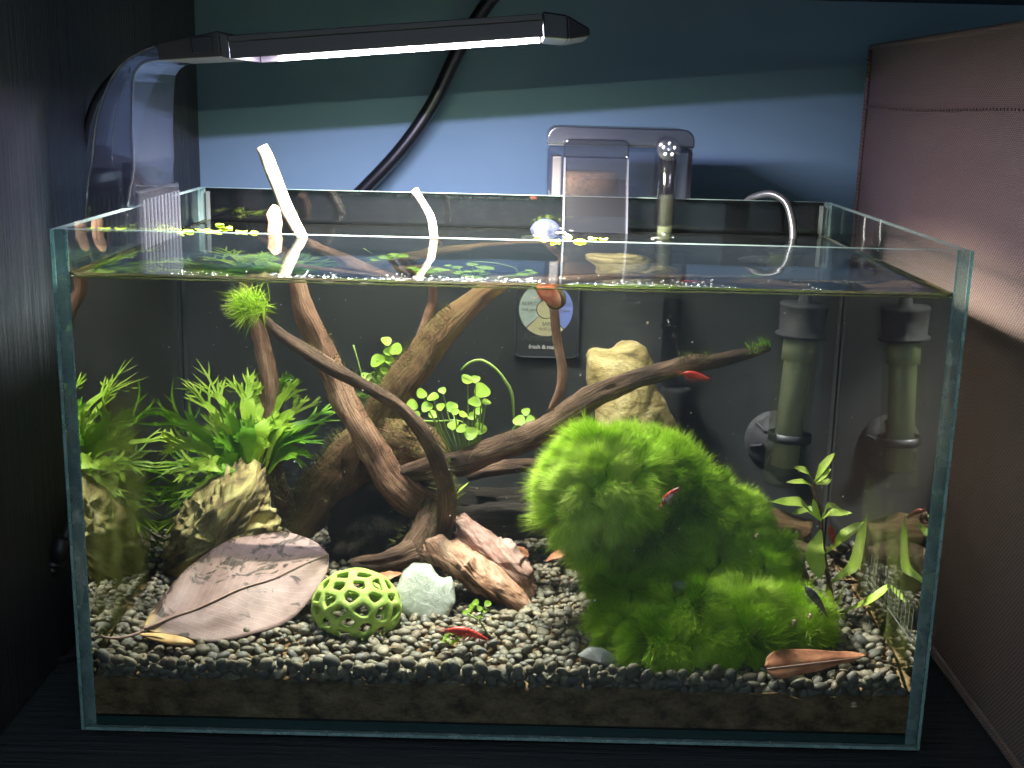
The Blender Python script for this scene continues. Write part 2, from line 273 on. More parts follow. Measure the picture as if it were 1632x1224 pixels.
# ------------------------------------------------------------------ builders
_LAT = np.random.default_rng(99).uniform(-1, 1, (48, 48, 48))
def vnoise(P, off=(0, 0, 0)):
    """smooth value noise for many points at once"""
    P = np.asarray(P)+np.array(off)+100; i = np.floor(P).astype(int); f = P-i; f = f*f*(3-2*f); r = 0
    for dx in (0, 1):
        for dy in (0, 1):
            for dz in (0, 1):
                w = (f[:, 0] if dx else 1-f[:, 0])*(f[:, 1] if dy else 1-f[:, 1])*(f[:, 2] if dz else 1-f[:, 2])
                r = r+w*_LAT[(i[:, 0]+dx) % 48, (i[:, 1]+dy) % 48, (i[:, 2]+dz) % 48]
    return r
def wloc(o):
    v = Vector((0, 0, 0))
    while o: v += o.location; o = o.parent
    return v
def tag(o, label=None, cat=None, group=None, kind=None):
    for k, v in (('label', label), ('category', cat), ('group', group), ('kind', kind)):
        if v: o[k] = v
    return o
def thing(name, loc, label, cat, group=None):
    o = bpy.data.objects.new(name, None); o.empty_display_size = .01; COL.objects.link(o); o.location = loc
    return tag(o, label, cat, group)
def mk(name, V, F, mat, parent=None, smooth=True, uv=None, tone=None, origin=None):
    """one mesh object; V in world coordinates"""
    V = [Vector(v) for v in V]
    if parent is not None: off = wloc(parent)
    elif origin is not None: off = Vector(origin)
    else:
        off = Vector(((min(v.x for v in V)+max(v.x for v in V))/2, (min(v.y for v in V)+max(v.y for v in V))/2, min(v.z for v in V)))
    me = bpy.data.meshes.new(name); me.from_pydata([v-off for v in V], [], F); me.update()
    if smooth: me.polygons.foreach_set('use_smooth', [True]*len(me.polygons))
    for mm in (mat if isinstance(mat, list) else [mat]): me.materials.append(MATS[mm])
    if uv is not None:
        l = me.uv_layers.new(name='UVMap')
        for p in me.polygons:
            for li in p.loop_indices: l.data[li].uv = uv[me.loops[li].vertex_index]
    o = bpy.data.objects.new(name, me); COL.objects.link(o)
    if parent is not None: o.parent = parent
    else: o.location = off
    return o
def boxv(a, b):
    x0, y0, z0 = a; x1, y1, z1 = b
    return [(x, y, z) for z in (z0, z1) for y in (y0, y1) for x in (x0, x1)], [(0, 2, 3, 1), (4, 5, 7, 6), (0, 1, 5, 4), (2, 6, 7, 3), (0, 4, 6, 2), (1, 3, 7, 5)]
def bevel(o, w, seg=2):
    b = o.modifiers.new('bevel', 'BEVEL'); b.width = w; b.segments = seg; b.limit_method = 'ANGLE'; b.angle_limit = .6; return o
def box(name, a, b, mat, parent=None, bev=0, smooth=False):
    V, F = boxv(a, b); o = mk(name, V, F, mat, parent, smooth)
    if bev: bevel(o, bev)
    return o
def merge(parts):
    V, F = [], []
    for v, f in parts:
        n = len(V); V += list(v); F += [tuple(i+n for i in q) for q in f]
    return V, F
def spline(pts, rad, step):
    """Catmull-Rom through pts (Vectors) with radii, resampled"""
    P = [2*pts[0]-pts[1]] + list(pts) + [2*pts[-1]-pts[-2]]; R = [rad[0]] + list(rad) + [rad[-1]]
    out, ro = [], []
    for i in range(1, len(P)-2):
        n = max(2, int((P[i+1]-P[i]).length/step))
        for k in range(n):
            t = k/n; t2 = t*t; t3 = t2*t
            f = lambda a, b, c, d: .5*((2*b)+(-a+c)*t+(2*a-5*b+4*c-d)*t2+(-a+3*b-3*c+d)*t3)
            out.append(f(P[i-1], P[i], P[i+1], P[i+2])); ro.append(R[i]+(R[i+1]-R[i])*t)
    out.append(P[-2].copy()); ro.append(R[-2]); return out, ro
def tubev(pts, rad, sides=8, step=.004, gnarl=0, seed=0, flute=0, cap=True, squash=None):
    C, R = spline([Vector(p) for p in pts], rad, step)
    n = len(C); V, F, UV = [], [], []
    t0 = (C[1]-C[0]).normalized(); a = t0.orthogonal().normalized(); s = 0
    for i in range(n):
        t = (C[min(i+1, n-1)]-C[max(i-1, 0)]).normalized(); a = (a-t*a.dot(t)).normalized(); b = t.cross(a)
        if i: s += (C[i]-C[i-1]).length
        for k in range(sides):
            th = 2*math.pi*k/sides; d = a*math.cos(th)+b*math.sin(th); r = R[i]
            if gnarl:
                q = Vector((math.cos(th)*1.3, math.sin(th)*1.3, s*45+seed*7.7)); q2 = Vector((math.cos(th)*4, math.sin(th)*4, s*16+seed*3.1))
                r *= 1+gnarl*noise.noise(q)*1.3+gnarl*1.1*(abs(noise.noise(q2))-.25) + gnarl*.5*noise.noise(q*4)
                if flute: r *= 1+flute*math.sin(3*th+s*25+seed)
            V.append(C[i]+d*r); UV.append((s*10+seed*3.7, abs(2*k/sides-1)))
    for i in range(n-1):
        for k in range(sides):
            k2 = (k+1) % sides; F.append((i*sides+k, i*sides+k2, (i+1)*sides+k2, (i+1)*sides+k))
    if cap:
        F.append(tuple(range(sides-1, -1, -1))); F.append(tuple((n-1)*sides+k for k in range(sides)))
    return V, F, UV
def tube(name, pts, rad, mat, parent=None, sides=8, step=.004, **kw):
    if not isinstance(rad, (list, tuple)): rad = [rad]*len(pts)
    V, F, UV = tubev(pts, rad, sides, step, **kw); return mk(name, V, F, mat, parent, True, UV)
def lathev(c, axis, prof, sides=24):
    """prof: (distance along axis, radius)"""
    c = Vector(c); t = Vector(axis).normalized(); a = t.orthogonal().normalized(); b = t.cross(a); V, F = [], []
    for (h, r) in prof:
        for k in range(sides):
            th = 2*math.pi*k/sides; V.append(c+t*h+(a*math.cos(th)+b*math.sin(th))*max(r, 1e-5))
    for i in range(len(prof)-1):
        for k in range(sides):
            k2 = (k+1) % sides; F.append((i*sides+k, i*sides+k2, (i+1)*sides+k2, (i+1)*sides+k))
    return V, F
def ribbonv(pts, wid, side, fold=.15, sub=.003):
    """a leaf-like strip, three points across, folded along its midrib"""
    C, R = spline([Vector(p) for p in pts], wid, sub); n = len(C); V, F, UV = [], [], []
    for i in range(n):
        t = (C[min(i+1, n-1)]-C[max(i-1, 0)]).normalized(); s = (side-t*side.dot(t)).normalized(); nn = t.cross(s)
        V += [C[i]-s*R[i]+nn*R[i]*fold, C[i], C[i]+s*R[i]+nn*R[i]*fold]; UV += [(i/n, 0), (i/n, .5), (i/n, 1)]
    for i in range(n-1):
        for k in (0, 1): F.append((i*3+k, i*3+k+1, i*3+k+4, i*3+k+3))
    return V, F, UV
def fuzz(name, P, D, L, wid, mat, parent, curl=.5, droop=.0, seed=1, tonescale=60, spread=.5, tone_add=0, out=None):
    """many thin tapering blades: roots P, directions D (n,3), lengths L"""
    rg = np.random.default_rng(seed); n = len(P)
    D = D + rg.normal(0, spread, (n, 3))*.5; D /= np.linalg.norm(D, axis=1)[:, None]
    ref = rg.normal(0, 1, (n, 3)) if out is None else out+rg.normal(0, .35, (n, 3))
    S = np.cross(ref, D); S /= np.linalg.norm(S, axis=1)[:, None]
    cv = rg.normal(0, curl, (n, 3)); cv[:, 2] -= droop
    L = np.asarray(L)[:, None]; w = wid*rg.uniform(.6, 1.3, (n, 1))
    lev = []
    for t, ww in ((0, 1), (.4, .9), (.75, .6)):
        c = P + D*L*t + cv*L*t*t*.5; lev += [c-S*w*ww*.5, c+S*w*ww*.5]
    lev.append(P + D*L + cv*L*.5)
    V = np.stack(lev, 1).reshape(-1, 3)
    off = np.array(wloc(parent)) if parent is not None else P.mean(0); V = V-off
    b = (np.arange(n)*7)[:, None]
    Q = np.concatenate([b+np.array([0, 1, 3, 2]), b+np.array([2, 3, 5, 4])], 0); T = b+np.array([4, 5, 6])
    me = bpy.data.meshes.new(name); me.vertices.add(len(V)); me.vertices.foreach_set('co', V.astype(np.float32).ravel())
    nl = Q.size+T.size; me.loops.add(nl); me.loops.foreach_set('vertex_index', np.concatenate([Q.ravel(), T.ravel()]).astype(np.int32))
    npol = len(Q)+len(T); me.polygons.add(npol)
    st = np.concatenate([np.arange(len(Q))*4, len(Q)*4+np.arange(len(T))*3]).astype(np.int32); me.polygons.foreach_set('loop_start', st)
    me.polygons.foreach_set('use_smooth', [True]*npol); me.update(calc_edges=True)
    at = me.attributes.new('tone', 'FLOAT', 'POINT')
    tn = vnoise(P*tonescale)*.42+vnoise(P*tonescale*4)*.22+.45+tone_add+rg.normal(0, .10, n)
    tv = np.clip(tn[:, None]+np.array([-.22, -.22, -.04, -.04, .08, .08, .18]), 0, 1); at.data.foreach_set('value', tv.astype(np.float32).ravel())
    me.materials.append(MATS[mat]); o = bpy.data.objects.new(name, me); COL.objects.link(o)
    if parent is not None: o.parent = parent
    else: o.location = Vector(off)
    o['kind'] = 'stuff'; return o
def ico(sub):
    bm = bmesh.new(); bmesh.ops.create_icosphere(bm, subdivisions=sub, radius=1); V = [v.co.copy() for v in bm.verts]; F = [tuple(v.index for v in f.verts) for f in bm.faces]; bm.free(); return V, F
def rock(name, outline, Y, thick, mat, parent=None, amp=.0015, freq=90, p=2.6, rings=15, lean=0, seed=0, strat=None, smooth=True, n=84, ridge=.3):
    """a solid with this silhouette at depth Y and a real thickness, roughened"""
    o3 = [W(x, y, Y) for x, y in outline]; m = len(o3); seg = [(o3[(i+1) % m]-o3[i]).length for i in range(m)]; tot = sum(seg); pts = []
    for k in range(n):
        d = tot*k/n; i = 0
        while d > seg[i]: d -= seg[i]; i += 1
        pts.append(o3[i].lerp(o3[(i+1) % m], d/seg[i]))
    c = sum(pts, Vector())/n; V, F = [], []
    zmin = min(q.z for q in pts); soft = list(pts)
    for _ in range(300): soft = [(soft[i-1]+soft[i]*2+soft[(i+1) % n])/4 for i in range(n)]
    for r in range(rings):
        t = -1+2*r/(rings-1); t = math.copysign(abs(t)**.75, t); s = max(0, 1-abs(t)**p)**(1/p); s = max(s, .0)
        for i, q in enumerate(pts):
            q = soft[i].lerp(q, s**5); v = c+(q-c)*s; v.y += t*thick; v.y += (v.z-zmin)*lean; V.append(v)
    for r in range(rings-1):
        for k in range(n):
            k2 = (k+1) % n; F.append((r*n+k, (r+1)*n+k, (r+1)*n+k2, r*n+k2))
    out = []
    for v in V:
        q = (v+Vector((seed*1.3, seed*.7, 0)))*freq; d = (v-c)
        if d.length < 1e-6: d = Vector((0, -1, 0))
        d.normalize(); h = noise.fractal(q, 1, 2.1, 5)*.6+noise.noise(q*.4)*.9+(noise.ridged_multi_fractal(q*.55, .9, 2.1, 4, 1, 2)-1)*.55*ridge
        if strat:
            u = v.dot(strat[0].normalized())*strat[1]+noise.noise(v*60)*1.2; h += strat[2]*((u-math.floor(u))-.5)+strat[2]*.6*noise.noise(Vector((u*1.7, v.x*25, v.z*25)))
        out.append(v+d*amp*h)
    return mk(name, out, F, mat, parent, smooth)
def textobj(name, s, size, loc, mat, parent, rz=0, rotx=math.pi/2, bold=0):
    cu = bpy.data.curves.new(name, 'FONT'); cu.body = s; cu.size = size; cu.align_x = 'CENTER'; cu.align_y = 'CENTER'; cu.extrude = .00004; cu.offset = bold; cu.resolution_u = 2
    t = bpy.data.objects.new(name, cu); COL.objects.link(t); bpy.context.view_layer.update()
    me = bpy.data.meshes.new_from_object(t.evaluated_get(bpy.context.evaluated_depsgraph_get())); bpy.data.objects.remove(t)
    me.materials.clear(); me.materials.append(MATS[mat]); o = bpy.data.objects.new(name, me); COL.objects.link(o); o.parent = parent
    o.rotation_euler = (rotx, 0, rz); o.location = Vector(loc)-wloc(parent); return o

# ================================================================== THE SETTING
tag(box('wall', (-.9, WALL_Y, -.3), (.9, WALL_Y+.02, .9), 'wall_paint'), kind='structure')
tag(box('desk_top', (-.9, -1.6, -.03), (.9, WALL_Y-.001, -.0005), 'black_wood_top', bev=.001), kind='structure')  # front end carried on unseen past the camera to darken the front pane's reflection
_o = box('cabinet_side_panel', (PANEL_X-.02, -.30, .0005), (PANEL_X, WALL_Y-.0015, .3722), 'black_wood_vertical', bev=.0006)
tag(_o, 'tall black wood grain cabinet side panel beside the tank and lamp clip', 'cabinet panel')
_s = thing('shelf_board', (0, .1, SHELF_Z), 'black shelf board overhead above the lamp and tank', 'shelf')
box('board', (-.9, -.05, SHELF_Z), (.9, WALL_Y-.0012, SHELF_Z+.02), 'black_wood_top', _s)
_c = A(1325, 6, .30); V, F = lathev((_c.x, .30, SHELF_Z+.0002), (0, 0, -1), [(0, .0095), (.003, .0093), (.0042, .007), (.0046, 0)]); mk('screw_cap', V, F, 'black_plastic', _s)

# fabric storage box on the right
_b = thing('fabric_box', (.37, -.05, 0), 'large brown woven fabric storage box standing against the right side of the tank', 'storage box')
def fabric_side():
    V, F = [], []; ny, nz = 60, 30; y0, y1, z1 = -.40, .343, .338
    for j in range(nz+1):
        for i in range(ny+1):
            y = y0+(y1-y0)*i/ny; z = .001+z1*j/nz
            bow = -.0025*math.sin(math.pi*j/nz)*math.sin(math.pi*i/ny)+.0016*noise.noise(Vector((y*9, z*14, 3)))
            top = .0035*math.sin(y*14) if j == nz else 0
            V.append((BOX_X+.0028+bow, y, z+top*.5))
    for j in range(nz):
        for i in range(ny): F.append((j*(ny+1)+i, (j+1)*(ny+1)+i, (j+1)*(ny+1)+i+1, j*(ny+1)+i+1))
    mk('side_panel', V, F, 'brown_fabric', _b)
fabric_side()
box('body', (BOX_X+.0065, -.40, .001), (.52, .343, .336), 'brown_fabric', _b, bev=.004)
tube('piping', [(BOX_X+.001, -.40, .0025), (BOX_X+.001, .0, .0022), (BOX_X+.0012, .343, .0022)], .0022, 'brown_fabric', _b, 8, .02)
tube('piping', [(BOX_X+.002, .343, .002), (BOX_X+.002, .344, .17), (BOX_X+.002, .343, .338)], .0018, 'brown_fabric', _b, 8, .02)
tube('piping', [(BOX_X+.002, -.40, .3385), (BOX_X+.002, 0, .3395), (BOX_X+.002, .343, .3385)], .0018, 'brown_fabric', _b, 8, .02)
def stitches():
    parts = []; y = .335
    while y > -.05:
        z = .2985+.0010*math.sin(y*20); parts.append(boxv((BOX_X-.0012, y, z-.0006), (BOX_X+.0028, y+.0024, z+.0006))); y -= .0046
    V, F = merge(parts); o = mk('stitching', V, F, 'brown_fabric', _b, False); o['kind'] = 'stuff'
stitches()

# ================================================================== THE TANK
tk = thing('glass_aquarium', (0, TD/2, 0), 'rimless clear glass aquarium filled with water, plants and driftwood', 'aquarium')
def pane(name, a, b, thin_axis, cut=None):
    V, F = boxv(a, b); o = mk(name, V, F, ['pane_glass', 'glass_edge'], tk, False)
    ax = {0: (4, 5), 1: (2, 3), 2: (0, 1)}[thin_axis]
    for i, p in enumerate(o.data.polygons): p.material_index = 0 if i in ax else 1
    return o
pane('front_pane', (-TW/2, 0, .0012), (TW/2, GT-.0003, TH), 1)
pane('left_pane', (-TW/2, GT, .0012), (-IX, IY1-.0003, TH), 0)
pane('right_pane', (IX, GT, .0012), (TW/2, IY1-.0003, TH), 0)
pane('back_pane', (-TW/2, IY1, .0012), (TW/2, TD, TH), 1)
pane('bottom_pane', (-IX+.0002, GT+.0002, .0012), (IX-.0002, IY1-.0005, .0058), 2).data.materials[1] = MATS['glass_edge_dark']
box('backing_film', (-TW/2, TD+.0004, .002), (TW/2, TD+.0014, TH-.0004), 'black_film', tk)
_o = box('base_trim', (-TW/2+.0008, .0008, .0001), (TW/2-.0008, TD-.001, .0010), 'black_film', tk)
for sx in (-1, 1):                                # silicone beads in the corners
    for (y, sy) in ((GT+.0008, 1), (IY1-.0008, -1)):
        if sy == 1: continue
        x = sx*(IX-.0008); r = .0021
        V = []
        for z in (.006, TH-.002):
            V += [(x, y, z), (x-sx*r, y, z), (x-sx*r*.35, y+sy*r*.35, z), (x, y+sy*r, z)]
        F = [(0, 1, 5, 4), (1, 2, 6, 5), (2, 3, 7, 6), (3, 0, 4, 7), (3, 2, 1, 0), (4, 5, 6, 7)]
        mk('silicone_bead', V, F, 'silicone', tk, False)
# corner joints seen end-on through the front pane
for sx in (-1, 1):
    x0, x1 = sorted((sx*(TW/2-.0002), sx*(TW/2-.0016))); box('joint_edge', (x0, -.0004, .0012), (x1, -.0001, TH), 'glass_edge', tk)
    x0, x1 = sorted((sx*(IX+.0003), sx*(IX-.0006))); box('joint_edge', (x0, GT-.0002, .0012), (x1, GT+.0001, TH), 'glass_edge', tk)
box('joint_edge', (-TW/2+.002, -.0004, .0012), (TW/2-.002, -.0001, .0026), 'glass_edge', tk)

# water: flat sides, a top that climbs the glass at its rim and ripples a little
def water():
    e = .0003; x0, x1, y0, y1, zb = -IX+e, IX-e, IY0+e, IY1-e, .0062
    def axis(a, b, n):
        L = b-a; ed = [0, .0004, .0009, .0015, .0023, .0033, .0048]; mid = [.0048+(L-.0096)*i/n for i in range(1, n)]
        return [a+t for t in ed]+[a+t for t in mid]+[b-t for t in reversed(ed)]
    X, Y = axis(x0, x1, 90), axis(y0, y1, 60); V, F = [], []
    def zt(x, y):
        d = min(x-x0, x1-x, y-y0, y1-y); dx = min(x-x0, x1-x); dy = min(y-y0, y1-y)
        m = .0017*(math.exp(-dx/.0011)+math.exp(-dy/.0011))
        rip = .00010*noise.noise(Vector((x*38, y*38, .3)))*min(1, d/.01)
        sp = math.hypot(x-.05, y-.235); rip += .00022*math.sin(sp*420)*math.exp(-sp/.035)*min(1, d/.008)
        return ZW+min(m, .0019)+rip
    nx, ny = len(X), len(Y)
    for y in Y:
        for x in X: V.append((x, y, zt(x, y)))
    for j in range(ny-1):
        for i in range(nx-1): F.append((j*nx+i, j*nx+i+1, (j+1)*nx+i+1, (j+1)*nx+i))
    def skirt(pts, rev):
        n = len(V); m = len(pts)
        for (x, y) in pts: V.append((x, y, zt(x, y)))
        for (x, y) in pts: V.append((x, y, zb))
        for i in range(m-1):
            f = (n+i, n+m+i, n+m+i+1, n+i+1); F.append(f if not rev else f[::-1])
    skirt([(x, y0) for x in X], False); skirt([(x, y1) for x in X], True); skirt([(x0, y) for y in Y], True); skirt([(x1, y) for y in Y], False)
    n = len(V); V.extend([(x0, y0, zb), (x1, y0, zb), (x1, y1, zb), (x0, y1, zb)]); F.append((n, n+3, n+2, n+1))
    o = mk('water', V, F, 'water', None, True); tag(o, kind='structure'); o.cycles.is_caustics_caster = True; return o
WATER = water()

# tinted line painting meniscus refraction, and soft algae films low on the side panes
def algae():
    parts = []; h = .00045
    for (a, b) in (((-IX+.0012, GT+.0012), (IX-.0012, GT+.0012)), ((-IX+.0012, GT+.0012), (-IX+.0012, IY1-.0012)), ((IX-.0012, GT+.0012), (IX-.0012, IY1-.0012))):
        V, F, _ = tubev([Vector((a[0], a[1], ZW-.0004)), Vector(((a[0]+b[0])/2, (a[1]+b[1])/2, ZW-.0006)), Vector((b[0], b[1], ZW-.0004))], [h, h*1.1, h], 6, .006, gnarl=.4, seed=len(parts)); parts.append((V, F))
    V, F = merge(parts); o = mk('meniscus_tint', V, F, 'meniscus_tint', tk); o['kind'] = 'stuff'
    for i, (x, y0, y1, z0, z1) in enumerate(((-IX+.0012, .006, .14, .02, .155), (IX-.0012, .006, .15, .02, .11))):
        mk('algae_film', [(x, y0, z0), (x, y1, z0), (x, y1, z1), (x, y0, z1)], [(0, 1, 2, 3)], 'algae_film', tk, False, [(0, 0), (1, 0), (1, 1), (0, 1)])['kind'] = 'stuff'
algae()
box('painted_haze', (-IX+.003, IY1-.0010, .02), (IX-.003, IY1-.0007, ZW-.0016), 'painted_haze', tk)['kind'] = 'stuff'  # added sheet coloured as water haze in front of the black backing

# ------------------------------------------------------------------ soil and gravel
def soil():
    e = .0006; V, F = [], []; nx, ny = 130, 30; x0, x1, y0, y1 = -IX+e, IX-e, GT+e, IY1-.001
    for j in range(ny+1):
        for i in range(nx+1):
            x = x0+(x1-x0)*i/nx; y = y0+(y1-y0)*j/ny
            V.append((x, y, gz(y)-.0072+.0026*noise.noise(Vector((x*110, y*70, 0)))+.0022*noise.noise(Vector((x*22, 0, 5)))))
    for j in range(ny):
        for i in range(nx): F.append((j*(nx+1)+i, j*(nx+1)+i+1, (j+1)*(nx+1)+i+1, (j+1)*(nx+1)+i))
    nv = len(V); nz = 14                           # the front of the layer pressed to the glass
    for k in range(nz+1):
        for i in range(nx+1):
            x, y, z = V[i]; t = k/nz; V.append((x, y0+.0005*abs(noise.noise(Vector((x*160, t*9, 2))))*(1 if 0 < k < nz else 0), z+(.0068-z)*t))
    for k in range(nz):
        for i in range(nx): a = nv+k*(nx+1)+i; F.append((a+1, a, a+nx+1, a+nx+2))
    for sx in (0, nx):                             # its two ends
        n = len(V); ys = [V[j*(nx+1)+sx] for j in range(ny+1)]
        for q in ys: V.append((q[0], q[1], .0068))
        for j in range(ny):
            f = (j*(nx+1)+sx, (j+1)*(nx+1)+sx, n+j+1, n+j); F.append(f if sx else f[::-1])
    tag(mk('soil', V, F, 'soil', None, True), kind='structure')
soil()
PEB_COL = [(.120, .110, .076), (.145, .132, .092), (.105, .099, .076), (.165, .148, .104), (.13, .118, .076), (.20, .17, .112), (.15, .118, .08), (.118, .116, .09), (.25, .22, .155), (.13, .122, .094), (.11, .108, .092)]
def gravel():
    shapes = {}
    for sub in (1, 2):
        BV, BF = ico(sub); L = []
        for k in range(8):
            s = Vector((random.uniform(.9, 1.25), random.uniform(.75, .95), random.uniform(.5, .72)))
            L.append([Vector((v.x*s.x, v.y*s.y, v.z*s.z))*(1+.16*noise.noise(v*1.1+Vector((k*5, 0, 0)))) for v in BV])
        shapes[sub] = (L, BF)
    insts = []; y = GT+.0034
    def add(x, y, z, s, flat):
        e = Euler((random.gauss(0, flat), random.gauss(0, flat), random.uniform(0, 6.28))); insts.append((Vector((x, y, z)), s, e, random.randrange(8), random.choice(PEB_COL)))
    while y < IY1-.004:
        big = 1+.25*math.exp(-(y-.005)/.03); x = -IX+.004
        while x < IX-.004:
            s = .0030*big*random.choice((random.uniform(.5, .8), random.uniform(.7, 1.05), random.uniform(.85, 1.3)))
            add(max(-IX+.0045, min(IX-.0045, x+random.uniform(-.0015, .0015))), max(GT+.0045, min(IY1-.005, y+random.uniform(-.0013, .0013))), gz(y)-.0035+random.uniform(-.0012, .0016), s, .45); x += s*1.62
        y += .0041*big
    x = -IX+.005                                    # the stack of pebbles against the front glass
    for zz, jit in ((.0262, .001), (.0300, .001), (.0338, .0012)):
        x = -IX+.005
        while x < IX-.004:
            s = .0033*random.uniform(.7, 1.3)
            if zz > .028 and .114 < x < .158: x += s*1.75; continue
            insts.append((Vector((x, GT+.0012+s*.72, zz+random.gauss(0, jit)+.002*noise.noise(Vector((x*18, 0, 1))))), s, Euler((1.57+random.gauss(0, .25), random.uniform(0, 6.28), random.gauss(0, .2))), random.randrange(8), random.choice(PEB_COL))); x += s*1.75
    # the larger, nearer ones are things of their own
    def hidden(p):
        q = [(.085, .05, .055, .035), (-.072, .055, .024, .022)]
        return any(((p.x-a)/c)**2+((p.y-b)/d)**2 < 1 for a, b, c, d in q)
    order = sorted(range(len(insts)), key=lambda i: (1 if hidden(insts[i][0]) or (insts[i][0].y < .012 and insts[i][0].z < .031) else 0, -(insts[i][1]/(.55+insts[i][0].y)) ))
    single = set(order[:300]); meshes = []
    L, BF = shapes[2]
    for k in range(8):
        me = bpy.data.meshes.new('pebble'); me.from_pydata(L[k], [], BF); me.polygons.foreach_set('use_smooth', [True]*len(me.polygons)); me.materials.append(MATS['pebble_one']); meshes.append(me)
    for i in order[:300]:
        p, s, e, k, c = insts[i]; o = bpy.data.objects.new('pebble', meshes[k]); COL.objects.link(o); o.location = p; o.rotation_euler = e; o.scale = (s, s, s); o.color = (*c, 1)
        tag(o, 'small smooth grey-brown pebble in the gravel bed near the front glass', 'pebble', 'pebbles of the gravel bed')
    VV, FF, CC, n = [], [], [], 0
    for i, (p, s, e, k, c) in enumerate(insts):
        if i in single: continue
        L, BF = shapes[2 if p.y < .09 else 1]; R = np.array(e.to_matrix())*s; v = np.array([tuple(q) for q in L[k]])@R.T+np.array(p)
        VV.append(v); FF.append(np.array(BF)+n); CC.append(np.tile(np.array([*c, 1]), (len(v), 1))); n += len(v)
    V = np.concatenate(VV); F = np.concatenate(FF)
    me = bpy.data.meshes.new('gravel'); me.vertices.add(len(V)); me.vertices.foreach_set('co', V.astype(np.float32).ravel())
    me.loops.add(F.size); me.loops.foreach_set('vertex_index', F.astype(np.int32).ravel()); me.polygons.add(len(F)); me.polygons.foreach_set('loop_start', (np.arange(len(F))*3).astype(np.int32))
    me.polygons.foreach_set('use_smooth', [True]*len(F)); me.update(calc_edges=True)
    at = me.attributes.new('tone', 'FLOAT_COLOR', 'POINT'); at.data.foreach_set('color', np.concatenate(CC).astype(np.float32).ravel())
    me.materials.append(MATS['pebble_many']); o = bpy.data.objects.new('gravel', me); COL.objects.link(o); tag(o, 'bed of small rounded grey and brown pebbles across the tank floor', 'gravel', kind='stuff')
gravel()

